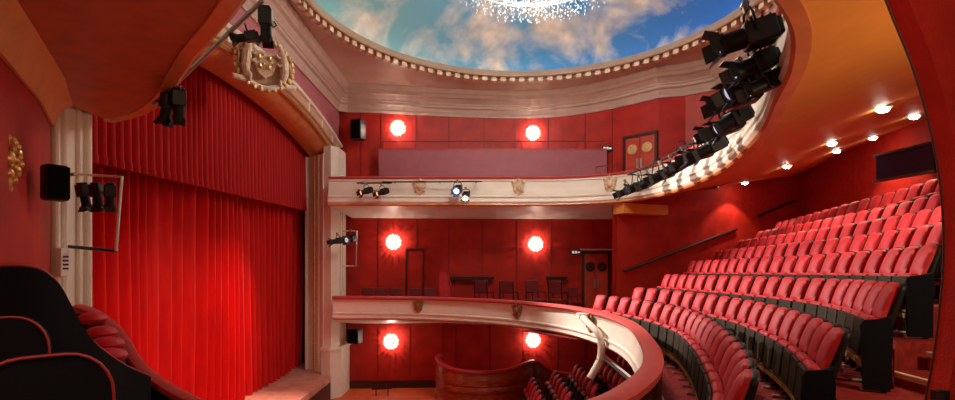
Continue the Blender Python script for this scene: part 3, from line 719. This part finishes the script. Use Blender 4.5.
# projection window in back wall
pw = thing('control_window', 'dark blue control-room window in the shadowed back wall', 'window', (11, 12.3, 4.3))
d0 = 12.6
mb = MB(); c = P(905, 163, d0); rzb = math.radians(82); mb.box(c, (1.5, .1, .62), math.radians(97)); mb.build('pane', 'screen_blue', pw, world=True, smooth=False)
mb = MB()
for dz in (-.34, .34): mb.box(c+Vector((-.03, 0, dz)), (1.6, .14, .06), math.radians(97))
mb.build('frame', 'dark_wood', pw, world=True, smooth=False)

# ------------------------------------------------------------------ downlights
def downlight(px, py, en, label):
    o = Vector((0, 0, E)); d = (P(px, py, 1)-o).normalized(); hit, nrm, idx, dist = bvh.ray_cast(o, d)
    if hit is None: return
    t = thing('downlight', label, 'ceiling light', hit, group='downlights in the circle ceiling')
    mb = MB(); mb.lathe([(.07, .03), (.12, .01), (.13, -.02), (.1, -.035), (.07, -.02)], 16); mb.build('trim_ring', 'white_paint', t)
    mb = MB(); mb.lathe([(.09, -.025), (.08, -.06), (.05, -.08), (0, -.085)], 16); mb.build('lamp', 'downlight', t, recalc=False)
    l = bpy.data.lights.new('downlight_beam', 'SPOT'); l.energy = en; l.color = (1, .72, .5); l.spot_size = math.radians(105); l.spot_blend = .35; l.shadow_soft_size = .06
    lo = bpy.data.objects.new('downlight_beam', l); COL.objects.link(lo); lo.location = hit+Vector((0, 0, -.1))
for px, py, en, lab in ((745, 182, 110, 'small round downlight in the orange ceiling nearest the balcony front'), (787, 165, 110, 'small round downlight second from the balcony front above the side wall'), (832, 142, 120, 'small round downlight in the front one of the pair at mid ceiling'),
                    (836.5, 150, 120, 'small round downlight in the rear one of the pair at mid ceiling'), (873, 137, 130, 'small round downlight below and left of the brightest one'), (883, 107, 160, 'brightest small round downlight in the orange ceiling'), (914.5, 115, 130, 'small round downlight nearest the curved red wall edge')):
    downlight(px, py, en, lab)

# ------------------------------------------------------------------ stage lanterns
def make_lantern():                             # origin at the clamp; beam towards +X, hangs down
    t = thing('stage_lantern', 'x', 'stage light')
    R = Matrix.Rotation(math.pi/2, 3, 'Y')
    mb = MB(); mb.box((-.08, 0, -.3), (.3, .24, .24)); mb.box((-.25, 0, -.3), (.06, .18, .18)); b = mb.build('body', 'black', t, bev=.025)
    mb = MB()
    for k in range(4): mb.box((-.18+.07*k, 0, -.175), (.02, .2, .02))
    mb.build('cooling_fin', 'iron', b, smooth=False)
    mb = MB(); mb.lathe([(0, 0), (.1, 0), (.1, .2), (.115, .2), (.115, .26), (.095, .26), (.095, .22), (0, .22)], 18, (.06, 0, -.3), R); mb.build('barrel', 'iron', t)
    mb = MB(); mb.lathe([(0, .015), (.06, .01), (.095, 0)], 18, (.285, 0, -.3), R); mb.build('lens', 'lens', t)
    mb = MB(); mb.tube([(-.02, -.14, -.3), (-.02, -.15, -.12), (-.02, -.1, -.05), (-.02, .1, -.05), (-.02, .15, -.12), (-.02, .14, -.3)], .014, 6); mb.build('yoke', 'iron', t)
    mb = MB(); mb.box((-.02, 0, -.01), (.05, .05, .09)); mb.cyl((-.02, -.04, .02), (-.02, .04, .02), .035, 10); mb.build('clamp', 'grey_metal', t, smooth=False)
    mb = MB()
    for s in (-1, 1): mb.box((.36, s*.13, -.3), (.14, .008, .18), rot=Matrix.Rotation(s*.5, 3, 'Z'))
    for s in (-1, 1): mb.box((.36, 0, -.3+s*.13), (.14, .2, .008), rot=Matrix.Rotation(-s*.5, 3, 'Y'))
    mb.build('barn_door', 'black', t, smooth=False)
    return t
lan0 = make_lantern(); remember(lan0); lused = [False]
def lantern(c, rz, pitch, s, label, group, lensm=None):
    o = copy_tree(lan0) if lused[0] else lan0
    lused[0] = True
    R = Matrix.Rotation(rz, 4, 'Z') @ Matrix.Rotation(pitch, 4, 'Y')
    o.rotation_euler = R.to_euler(); o.location = Vector(c) - R @ Vector((0, 0, -.3*s)); o.scale = (s, s, s)
    o['label'] = label; o['group'] = group
    if lensm:
        for ch in o.children:
            if ch.name.startswith('lens'):
                ch.data = ch.data.copy(); ch.data.materials[0] = M[lensm]; ch['label'] = 'glowing lens'
    return o
right = [(751, 36, 5.0, 1.0), (757, 63, 5.2, .8), (748, 83, 5.5, .85), (738, 98, 5.85, .9), (768, 82, 5.25, .7), (734, 119, 6.6, .9), (725, 127, 7.3, .95), (712, 147, 8.6, .95), (699, 154, 9.4, .95), (687, 161, 10.2, .95), (676, 168, 11.0, .95), (663, 175, 11.8, 1.0), (651, 181, 12.6, .95), (640, 186, 13.3, .95), (628, 190.5, 14.0, .95)]
for i, (px, py, d, s) in enumerate(right):
    lab = 'large black stage lantern hung highest, nearest the camera, on the upper balcony' if i == 0 else f'black stage lantern on the upper balcony bar, {ORD[i]} counting down from the highest one'
    lantern(P(px, py, d), math.radians(172+(i % 3)*9-6), math.radians(14+(i*7) % 18), s, lab, 'black lanterns along the upper balcony', 'lens_white' if i == 0 else None)
bar = thing('lighting_bar', 'long black lighting bar curving along the upper balcony front on the right', 'lighting bar', (4.5, 9.8, 3.9))
bp = spline([P(px, py-(16 if d > 7 else 20), d) for px, py, d, s in ([right[0]]+[right[1]]+right[5:])], 6)
mb = MB(); mb.tube(bp, .025, 8); mb.build('pipe', 'black', bar, world=True)
for px, d in ((640, 13.3), (676, 11.0), (712, 8.6)):
    q, n, i = on_curve(UP[24:80], px+6, .05); z = 4.15
    mb = MB(); j = min(range(len(bp)), key=lambda k: (bp[k].to_2d()-q.to_2d()).length); mb.tube([bp[j], Vector((q.x, q.y, 4.2))], .018, 6); mb.build('bracket', 'black', bar, world=True)
# loops of cable
for px, py, d in ((637, 176, 13.2), (658, 166, 11.9), (682, 150, 10.4), (705, 138, 8.8)):
    c = P(px, py, d); t = tag(thing('safety_cable', f'thin looped black cable above the lanterns at the ' + {637: 'far end of the bar', 658: 'second stretch of the bar', 682: 'third stretch of the bar', 705: 'near stretch of the bar'}[px], 'cable', c))
    mb = MB(); mb.tube(spline([c+Vector((-.14, 0, -.25)), c+Vector((-.1, 0, .1)), c+Vector((0, 0, .18)), c+Vector((.1, 0, .08)), c+Vector((.14, 0, -.25))], 5), .013, 6); mb.build('loop', 'black', t, world=True)
# far pair on the front
b2 = thing('lighting_bar', 'short black lighting bar across the upper balcony front in the middle', 'lighting bar', P(455, 182, 15.4))
mb = MB(); mb.cyl(P(382, 182, 15.45), P(482, 181.5, 15.45), .022, 8); mb.build('pipe', 'black', b2, world=True)
for px in (395, 440, 476): mb = MB(); mb.tube([P(px, 182, 15.45), P(px, 183, 15.75)], .018, 6); mb.build('bracket', 'black', b2, world=True)
lantern(P(458, 189.5, 15.2), math.radians(-100), math.radians(20), .85, 'stage lantern glowing blue on the upper balcony front', 'lit lanterns in the middle of the upper balcony', 'lens_blue')
lantern(P(466, 196, 15.15), math.radians(-95), math.radians(25), .8, 'stage lantern glowing warm white on the upper balcony front', 'lit lanterns in the middle of the upper balcony', 'lens_warm')
b3 = thing('lighting_bar', 'short black lighting bar on the upper balcony front next to the arch', 'lighting bar', P(375, 183, 15.4))
mb = MB(); mb.cyl(P(357, 183, 15.45), P(392, 183, 15.45), .022, 8); mb.build('pipe', 'black', b3, world=True)
for px in (362, 388): mb = MB(); mb.tube([P(px, 183, 15.45), P(px, 184, 15.75)], .018, 6); mb.build('bracket', 'black', b3, world=True)
lantern(P(367, 191, 15.25), math.radians(-130), math.radians(20), .75, 'stage lantern with orange lens, nearer the arch of the pair by the proscenium', 'orange lanterns by the arch', 'lens_red')
lantern(P(383, 192, 15.25), math.radians(-130), math.radians(20), .75, 'stage lantern with orange lens, farther from the arch of the pair by the proscenium', 'orange lanterns by the arch', 'lens_red')
# near-left boom and its lanterns
bm_ = thing('lighting_bar', 'grey scaffold pole with lanterns slung across in front of the arch', 'lighting bar', P(160, 97, 5.3))
mb = MB(); mb.cyl(P(160, 99, 5.22), P(262, 1, 4.35), .02, 10); mb.cyl(P(160, 100, 5.22), P(182, 88, 5.1), .02, 8); mb.build('pole', 'grey_metal', bm_, world=True)
mb = MB(); mb.cyl(P(154, 104, 5.36), P(166, 95, 5.17), .022, 8); mb.build('bracket', 'grey_metal', bm_, world=True)
lantern(P(167, 105, 5.15), math.radians(150), math.radians(70), .5, 'small black lantern on the lower end of the grey pole, nearer the ceiling edge', 'lanterns on the grey pole')
lantern(P(179, 102, 5.15), math.radians(120), math.radians(75), .55, 'small black lantern on the lower end of the grey pole, farther from the ceiling edge', 'lanterns on the grey pole')
lantern(P(266, 22, 4.25), math.radians(100), math.radians(86), .46, 'large black lantern hanging in front of the carved coat of arms', 'lanterns on the grey pole')
lantern(P(248, 37, 4.4), math.radians(195), math.radians(15), .34, 'black lantern pointing sideways just left of the large hanging one', 'lanterns on the grey pole')
# rack on the left jamb
rk = thing('lamp_rack', 'white tubular frame with three lanterns on the left column', 'lamp rack', P(60, 246, 5.9))
fr = [P(75, 174, 5.85), P(122, 177, 5.6), P(116, 251, 5.6), P(62, 246, 5.85)]
mb = MB(); mb.tube([fr[0], fr[1], fr[2]], .016, 8); mb.build('frame', 'white_paint', rk, world=True)
mb = MB(); mb.tube([fr[2], fr[3]], .02, 8); mb.tube([fr[3], fr[3]+Vector((-.2, .1, 0))], .02, 8); mb.build('arm', 'black', rk, world=True); mb = MB(); mb.tube([fr[0], fr[0]+Vector((-.2, .1, 0))], .02, 8); mb.build('arm', 'black', rk, world=True)
for i, px in enumerate((84, 97, 110)):
    lantern(P(px, 194, 5.6-.06*i), math.radians(70+30*i), math.radians(78), .46, f'black lantern hanging in the white frame on the left column, {ORD[i]} from the column', 'lanterns in the white frame')
pl = thing('switch_plate', 'pale switch plate with dark slots on the left column', 'switch plate', P(62, 262, 5.72))
mb = MB(); c = P(61, 262, 5.66); mb.box(c+Vector((.02, 0, 0)), (.06, .12, .32)); mb.build('plate', 'white_paint', pl, world=True, smooth=False, bev=.006)
mb = MB()
for k in range(4): mb.box(c+Vector((.052, 0, .06-.045*k)), (.012, .07, .022))
mb.build('slot', 'black', pl, world=True, smooth=False)
# rack on the right pilaster
rk2 = thing('lamp_rack', 'narrow white frame with a lantern on the right column beside the circle', 'lamp rack', P(350, 250, 16.5))
mb = MB(); mb.tube([P(343, 231, 16.5), P(357, 231, 16.4), P(356, 266, 16.4), P(343, 266, 16.5)], .03, 8); mb.build('frame', 'white_paint', rk2, world=True)
lantern(P(351, 239, 16.1), math.radians(-110), math.radians(10), .85, 'black lantern in the narrow white frame, outer one of the two on the right column', 'lanterns on the right column')
lantern(P(338, 241, 15.6), math.radians(-140), math.radians(10), .75, 'black lantern in the narrow white frame, inner one of the two on the right column', 'lanterns on the right column')
# speakers
def speaker(c, size, rz, label, nm='loudspeaker'):
    t = thing(nm, label, 'loudspeaker', c, rz); sx, sy, sz = size
    mb = MB(); mb.box((0, 0, 0), size); mb.build('cabinet', 'black', t, bev=.03)
    mb = MB(); mb.box((0, -sy/2-.006, 0), (sx*.86, .02, sz*.88)); mb.build('grille', 'black_matt', t, smooth=False)
    mb = MB(); mb.cyl((0, sy/2, 0), (0, sy/2+.12, .0), .03, 8); mb.build('bracket', 'grey_metal', t)
speaker(P(358, 130, 16.95), (.42, .34, .7), math.radians(-20), 'black loudspeaker high on the red wall beside the arch')
speaker(P(355, 336, 17.2), (.45, .34, .5), math.radians(-20), 'black loudspeaker bracketed to the stalls wall by the right column')
speaker(P(55, 183, 4.6), (.19, .15, .33), math.radians(60), 'black loudspeaker on the left column below the box ceiling')
# gilt ornament on left wall
orn = thing('wall_ornament', 'gilt carved drop ornament on the dark red wall at the left edge', 'carving', P(8, 162, 3.95))
mb = MB(); o0 = P(8, 162, 3.93)
nrm = Vector((.86, -.5, 0)); tg = Vector((.5, .86, 0))
for k in range(40):
    t_ = k/39; z = .19-.4*t_; w_ = .075*math.sin(math.pi*min(1, t_*1.05+.06))**.6
    mb.ball(o0+tg*(w_*math.sin(k*2.4))+Vector((0, 0, z))+nrm*.02, (.022+.01*math.sin(k), .022, .028), 7, 5)
mb.build('leaf_cluster', 'gilt', orn, world=True)['kind'] = 'stuff'
mb = MB(); mb.ball(o0+nrm*.03+Vector((0, 0, .03)), (.04, .04, .06)); mb.ball(o0+nrm*.03+Vector((0, 0, -.09)), (.03, .03, .04)); mb.build('mask', 'gilt', orn, world=True)

# ------------------------------------------------------------------ chandelier
ch = thing('chandelier', 'huge glittering crystal chandelier under the painted sky dome', 'chandelier', (CX, CY, 9.4))
mb = MB(); mb.cyl((CX, CY, 7.9), (CX, CY, 9.48), .05, 10)
for r, z in ((1.95, 8.4), (1.35, 8.15), (.7, 7.95)):
    mb.tube([(CX+r*math.cos(2*math.pi*k/48), CY+r*math.sin(2*math.pi*k/48), z) for k in range(49)], .03, 6)
    for k in range(8): mb.tube([(CX, CY, z+.35), (CX+r*math.cos(k*math.pi/4), CY+r*math.sin(k*math.pi/4), z)], .02, 6)
mb.build('frame', 'steel', ch, world=True)
mb = MB()
for ri in range(13):
    r = .12+1.88*ri/12; zb = 7.6+.42*(r/2)**2*1.0; n = int(8+r*26)
    for k in range(n):
        a = 2*math.pi*k/n+ri*.4
        for q in range(3):
            z = zb+.17*q+random.uniform(-.05, .05); rr = r+random.uniform(-.05, .05); s = random.uniform(.014, .028)
            p = Vector((CX+rr*math.cos(a), CY+rr*math.sin(a), z))
            mb.add([p+Vector(v)*s for v in ((1, 0, 0), (0, 1, 0), (-1, 0, 0), (0, -1, 0), (0, 0, 1.3), (0, 0, -1.8))], [(0, 1, 4), (1, 2, 4), (2, 3, 4), (3, 0, 4), (1, 0, 5), (2, 1, 5), (3, 2, 5), (0, 3, 5)])
mb.build('crystal_drop', 'crystal', ch, world=True, smooth=False)['kind'] = 'stuff'
for k in range(16):
    a = 2*math.pi*k/16; mb = MB(); mb.ball((CX+1.6*math.cos(a), CY+1.6*math.sin(a), 8.3), .06, 8, 6); mb.build('bulb', 'bulb', ch, world=True)

# ------------------------------------------------------------------ chairs on the promenade
def make_chair():
    t = thing('loose_chair', 'x', 'chair')
    mb = MB(); mb.box((0, 0, .45), (.42, .42, .07)); mb.build('seat', 'velvet_red', t, bev=.02)
    mb = MB(); mb.box((0, .19, .8), (.4, .045, .34), rot=Matrix.Rotation(-.12, 3, 'X')); mb.build('backrest', 'velvet_red', t, bev=.02)
    for x in (-.18, .18):
        mb = MB(); mb.tube([(x, -.17, 0), (x, -.17, .43)], .018, 6); mb.build('leg', 'iron', t)
        mb = MB(); mb.tube([(x, .2, 0), (x, .17, .45), (x, .22, .95)], .018, 6); mb.build('leg', 'iron', t)
    mb = MB(); mb.tube([(-.2, .16, .66), (-.21, -.15, .66), (-.2, -.16, .45)], .015, 6); mb.build('arm', 'iron', t); mb = MB(); mb.tube([(.2, .16, .66), (.21, -.15, .66), (.2, -.16, .45)], .015, 6); mb.build('arm', 'iron', t)
    return t
chr0 = make_chair(); remember(chr0); cu = [False]
dark_mesh = {}
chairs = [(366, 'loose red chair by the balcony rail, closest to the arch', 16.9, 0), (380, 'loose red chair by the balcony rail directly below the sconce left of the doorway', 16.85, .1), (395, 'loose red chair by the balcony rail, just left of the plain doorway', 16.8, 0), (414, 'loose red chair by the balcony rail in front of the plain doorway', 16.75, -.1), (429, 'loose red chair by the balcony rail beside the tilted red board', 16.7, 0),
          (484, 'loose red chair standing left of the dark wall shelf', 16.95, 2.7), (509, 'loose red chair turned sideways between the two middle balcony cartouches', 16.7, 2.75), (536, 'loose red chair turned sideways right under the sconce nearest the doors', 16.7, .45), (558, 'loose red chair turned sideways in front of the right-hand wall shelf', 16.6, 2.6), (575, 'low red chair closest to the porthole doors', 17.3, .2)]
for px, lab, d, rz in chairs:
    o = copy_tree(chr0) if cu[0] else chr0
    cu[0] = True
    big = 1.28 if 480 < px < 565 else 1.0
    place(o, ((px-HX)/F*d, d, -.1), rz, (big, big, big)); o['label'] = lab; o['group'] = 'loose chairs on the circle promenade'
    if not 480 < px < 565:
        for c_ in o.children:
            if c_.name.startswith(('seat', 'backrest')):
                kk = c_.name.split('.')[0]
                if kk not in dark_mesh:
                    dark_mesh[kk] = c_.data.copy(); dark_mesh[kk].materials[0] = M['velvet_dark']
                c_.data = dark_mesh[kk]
bd = thing('tilted_board', 'narrow red board leaning upright by the balcony rail', 'board', P(446, 290, 16.9))
mb = MB(); mb.prism([P(439, 301, 16.7), P(454, 301, 16.7), P(448, 273, 16.75), P(439, 272, 16.75)], (0, .08, 0)); mb.build('board', 'velvet_red', bd, world=True, smooth=False)
mb = MB(); mb.tube([P(448, 273, 16.7), P(454, 301, 16.65)], .02, 6); mb.build('edge_strip', 'piping', bd, world=True)
for px0, px1, lab in ((450, 494, 'dark narrow wall shelf right of the tilted board'), (547, 568, 'dark narrow wall shelf left of the porthole doors')):
    t = thing('wall_shelf', lab, 'shelf', P((px0+px1)/2, 278, 17.8)); xa = (px0-HX)/F*17.8; xb = (px1-HX)/F*17.8; y = far_y((xa+xb)/2)
    mb = MB(); mb.box(((xa+xb)/2, y-.14, P(0, 278, 17.7).z), (xb-xa, .22, .09), math.atan(.0575)); mb.build('board', 'black', t, world=True, smooth=False)
    for x in (xa+.15, xb-.15): mb = MB(); mb.box((x, far_y(x)-.07, P(0, 278, 17.7).z-.12), (.05, .12, .16)); mb.build('bracket', 'black', t, world=True, smooth=False)

# ------------------------------------------------------------------ stalls partition, bent pipe
pt = thing('wooden_partition', 'curved glossy mahogany partition in the stalls with red padded top', 'partition', (0, 16, -2.7))
cp = spline([Vector((-1.25, 16.9, -1.42)), Vector((-1.28, 16.3, -1.45)), Vector((-.85, 15.75, -1.62)), Vector((0, 15.55, -1.7)), Vector((.9, 15.65, -1.66)), Vector((1.6, 16.0, -1.5)), Vector((1.95, 16.4, -1.55)), Vector((2.5, 16.6, -1.9)), Vector((3.4, 16.9, -2.1))], 8)
mb = MB(); c = v3(cp); ns = normals(c)
rws = []
for p, n in zip(c, ns):
    h = p.z+2.7
    rws.append([p+n*o+Vector((0, 0, -h*f)) for o, f in ((-.05, 0), (.05, 0), (.05, .12), (.09, .2), (.09, .42), (.06, .45), (.1, .55), (.1, .62), (.05, .68), (.05, .93), (.1, .95), (.1, 1.), (-.05, 1.), (-.05, 0))])
mb.grid(rws); mb.build('panel', 'mahogany', pt, world=True, ang=30)
mb = MB(); sweep(mb, c, [(-.09, 0), (.09, 0), (.1, .03), (.06, .07), (-.06, .07), (-.1, .03)]); mb.build('top_pad', 'velvet_red', pt, world=True)
bp_ = thing('bent_pipe', 'thick white bent pipe dropping from the lower balcony front', 'pipe', P(591, 376, 11.0))
mb = MB(); mb.tube(spline([P(583, 318, 11.2), P(589, 324, 10.9), P(597, 332, 10.6), P(601, 342, 10.5), P(601, 356, 10.5), P(597, 366, 10.5), P(590, 378, 10.5)], 8), .075, 10); mb.build('tube', 'cream_trim', bp_, world=True)
mb = MB(); mb.box(P(582, 316, 11.45), (.2, .3, .12)); mb.build('bracket', 'cream_trim', bp_, world=True, smooth=False)
br = thing('stair_rail', 'dark handrail with added pale highlight sloping down below the balcony front', 'handrail', P(628, 378, 10.6))
mb = MB(); mb.tube([P(602, 353, 11.6), P(634, 380, 10.4)], .028, 8); mb.build('rail', 'white_paint', br, world=True)  # pale tube added as the white highlight along the dark bar
mb = MB(); mb.tube([P(602, 356, 11.6), P(634, 384, 10.4)], .05, 8); mb.build('stringer', 'black', br, world=True)
# low kerbs on the stalls floor
st = thing('stalls_rail', 'low dark metal stand on the orange stalls floor by the far wall', 'stand', P(380, 392, 16.6))
mb = MB(); mb.tube([P(372, 389, 16.6), P(392, 388, 16.6)], .03, 6); mb.build('bar', 'iron', st, world=True)
for px in (376, 388): mb = MB(); mb.tube([P(px, 389, 16.6), Vector((P(px, 389, 16.6).x, 16.6, -2.7))], .02, 6); mb.build('leg', 'iron', st, world=True)

# ------------------------------------------------------------------ near-left boxes
dv = thing('box_partition', 'tall black S-curved box partition with red piped edge at lower left', 'partition', (-2.3, 2.9, .2))
tp = [(-25, 268, 2.7), (0, 267, 2.8), (20, 267, 2.88), (40, 271, 2.97), (55, 283, 3.05), (65, 300, 3.12), (75, 319, 3.2), (90, 341, 3.32), (105, 354, 3.46), (125, 367, 3.68), (148, 377, 3.95)]
tpts = spline([P(*q) for q in tp], 6)
mb = MB(); mb.grid([[Vector((p.x, p.y, -.3)) for p in tpts], tpts]); mb.build('panel', 'black_matt', dv, world=True, solid=.05, recalc=False)
mb = MB(); mb.tube([p+Vector((0, 0, .012)) for p in tpts], .011, 8); mb.build('edge_piping', 'piping', dv, world=True)
bf = thing('box_balustrade', 'dusky red padded rail of the stage box winding along the curtain side', 'balustrade', (-3.2, 4.6, .0))
rp = spline([P(78, 306, 5.55), P(88, 309, 5.4), P(100, 315, 5.2), P(114, 326, 4.95), P(125, 339, 4.72), P(133, 354, 4.5), P(146, 370, 4.35), P(166, 385, 4.2), P(190, 398, 4.05), P(215, 408, 3.9), Vector((-1.15, 3.45, .62))], 8)
mb = MB(); sweep(mb, rp, [(-.045, -.07), (.03, -.07), (.05, -.04), (.05, 0), (.02, .02), (-.03, .02), (-.05, -.02)]); mb.build('handrail', 'velvet_rail', bf, world=True)
mb = MB(); mb.grid([[Vector((p.x, p.y, -.4)) for p in rp], [p+Vector((0, 0, -.08)) for p in rp]]); mb.build('panel', 'black_matt', bf, world=True, solid=.05, recalc=False)
mb = MB(); mb.prism(v3([(-4.7, 5.6), (-3.0, 5.0), (-2.0, 4.2), (0, 3.4), (1, 3.0), (1, -1), (-1.6, -1), (-2.6, 2.0)], .1), (0, 0, .1)); struct('floor_box', mb, 'carpet_red', smooth=False)
def make_stool():
    t = thing('box_stool', 'x', 'stool')
    mb = MB(); mb.ball((0, 0, .72), (.12, .115, .06), 16, 8); mb.build('cushion', 'velvet_red', t)
    mb = MB(); mb.lathe([(0, .62), (.1, .62), (.105, .67), (.0, .67)], 16); mb.build('frame', 'dark_wood', t)
    for k in range(4):
        a = math.pi/4+k*math.pi/2; mb = MB(); mb.tube([(.11*math.cos(a), .11*math.sin(a), 0), (.11*math.cos(a), .13*math.sin(a), .63)], .016, 6); mb.build('leg', 'dark_wood', t)
    return t
s0 = make_stool(); remember(s0); su = [False]
for px, py, d, lab in ((92, 319, 4.42, 'round red cushioned stool farthest along the stage box'), (101, 333, 4.17, 'round red cushioned stool second farthest in the stage box'), (107, 344, 3.97, 'round red cushioned stool second nearest in the stage box'), (109, 356, 3.75, 'round red cushioned stool nearest in the stage box, by the black partition')):
    o = copy_tree(s0) if su[0] else s0
    su[0] = True
    p = P(px, py, d); place(o, (p.x, p.y, p.z-.72), .3); o['label'] = lab; o['group'] = 'red stools in the stage box'
    h = p.z-.72-.2
    if h > .02: mb = MB(); mb.box((p.x, p.y, .2+h/2-.002), (.40, .36, h-.004), .5); struct('floor_box_step', mb, 'carpet_red', smooth=False)
def box_chair(px_c, py_top, d, rz, w, label):
    c = P(px_c, py_top, d); zf = c.z-1.0; t = thing('box_chair', label, 'chair', (c.x, c.y, zf), rz)
    outl = [(-w/2, .5)] + [(-w/2, .86)] + [(-w/2+.12*(1-math.cos(a))*1., .86+.14*math.sin(a)) for a in [math.pi/2*k/6 for k in range(1, 7)]] + [(w/2-.12*(1-math.cos(a)), .86+.14*math.sin(a)) for a in [math.pi/2*k/6 for k in range(6, 0, -1)]] + [(w/2, .86), (w/2, .5)]
    mb = MB(); mb.prism([(x, 0, z) for x, z in outl], (0, .05, 0)); mb.build('backrest', 'navy_cloth', t, smooth=False)
    mb = MB(); mb.tube([(x, -.005, z) for x, z in outl], .0045, 8); mb.build('piping', 'piping', t)
    mb = MB(); mb.box((0, .25, .46), (w, .44, .09)); mb.build('seat', 'velvet_red', t, bev=.03)
    for x in (-w/2+.03, w/2-.03):
        for y in (.03, .42): mb = MB(); mb.cyl((x, y, 0), (x, y, .42), .018, 8); mb.build('leg', 'dark_wood', t)
    for s in (-1, 1): mb = MB(); mb.tube([(s*w/2, .03, .66), (s*w/2, .3, .66), (s*w/2, .36, .48)], .02, 8); mb.build('arm', 'piping', t)
    h = zf-.2
    if h > .01: mb = MB(); mb.box((c.x, c.y+.1, .2+h/2-.001), (w+.15, .7, h-.002), rz); struct('floor_box_step', mb, 'carpet_red', smooth=False)
box_chair(-14, 318, 2.05, .55, .40, 'black chair with red piping behind the nearest chair at the left edge')
box_chair(44, 356, 1.5, .75, .34, 'nearest black chair with curved red piped back at the bottom left corner')

# ------------------------------------------------------------------ lights
def light(kind, name, loc, energy, col, size=None, target=None, spot=None, blend=.4, shape=None):
    l = bpy.data.lights.new(name, kind); l.energy = energy; l.color = col
    o = bpy.data.objects.new(name, l); COL.objects.link(o); o.location = loc
    if kind == 'SPOT': l.spot_size = math.radians(spot); l.spot_blend = blend; l.shadow_soft_size = size or .1
    elif kind == 'AREA':
        l.size = size
        if shape: l.shape = shape
    else: l.shadow_soft_size = size or .1
    if target is not None: o.rotation_euler = (Vector(target)-Vector(loc)).to_track_quat('-Z', 'Y').to_euler()
    return o
light('POINT', 'chandelier_glow', (CX, CY, 8.75), 260, (1, .93, .84), .4)
light('POINT', 'chandelier_glow_low', (CX, CY, 6.95), 330, (1, .84, .66), .6)
light('SPOT', 'curtain_wash', (-3.2, 5.35, 3.2), 330, (1, .62, .5), .1, (-6, 11.5, -.6), 56, 1.)
light('SPOT', 'curtain_wash_far', (-2.7, 15.1, 3.7), 2300, (1, .62, .5), .08, (-6.1, 11.2, -1.0), 60, 1.)
light('SPOT', 'seat_wash', (-2.4, 15.0, 4.6), 3000, (1, .82, .74), .12, (6.5, 9.5, 1.0), 55, .6)
light('POINT', 'back_wall_fill', (8.9, 4.6, 3.6), 200, (1, .7, .38), .12)  # unseen fill added to brighten the circle soffit and back rows
light('POINT', 'side_fill', (4.6, 3.0, 2.4), 75, (1, .74, .42), .12)  # fill added out of frame to warm the orange soffit, no fitting there
light('POINT', 'box_fill', (1.3, .3, 2.9), 44, (1, .66, .4), .1)  # unseen fill added for the right wall edge and near soffits
light('POINT', 'box_fill', (-1.3, .6, 2.5), 20, (1, .58, .3), .1)  # unseen fill added for the left wall and box ceiling

w = bpy.data.worlds.new('house'); scene.world = w; w.use_nodes = True
w.node_tree.nodes['Background'].inputs[0].default_value = (1, .78, .62, 1); w.node_tree.nodes['Background'].inputs[1].default_value = .035

# ------------------------------------------------------------------ camera
cd = bpy.data.cameras.new('camera'); cam = bpy.data.objects.new('camera', cd); COL.objects.link(cam); scene.camera = cam
cam.location = (0, 0, E); cam.rotation_euler = (math.pi/2, 0, 0)
cd.sensor_fit = 'HORIZONTAL'; cd.sensor_width = 36; cd.lens = 36*F/955; cd.shift_y = (HY-200)/955; cd.clip_start = .05
scene.view_settings.view_transform = 'Standard'; scene.view_settings.look = 'None'; scene.view_settings.gamma = 1; scene.view_settings.use_curve_mapping = False
scene.view_settings.exposure = .65
scene.cycles.max_bounces = 6; scene.cycles.diffuse_bounces = 4; scene.cycles.sample_clamp_indirect = 6
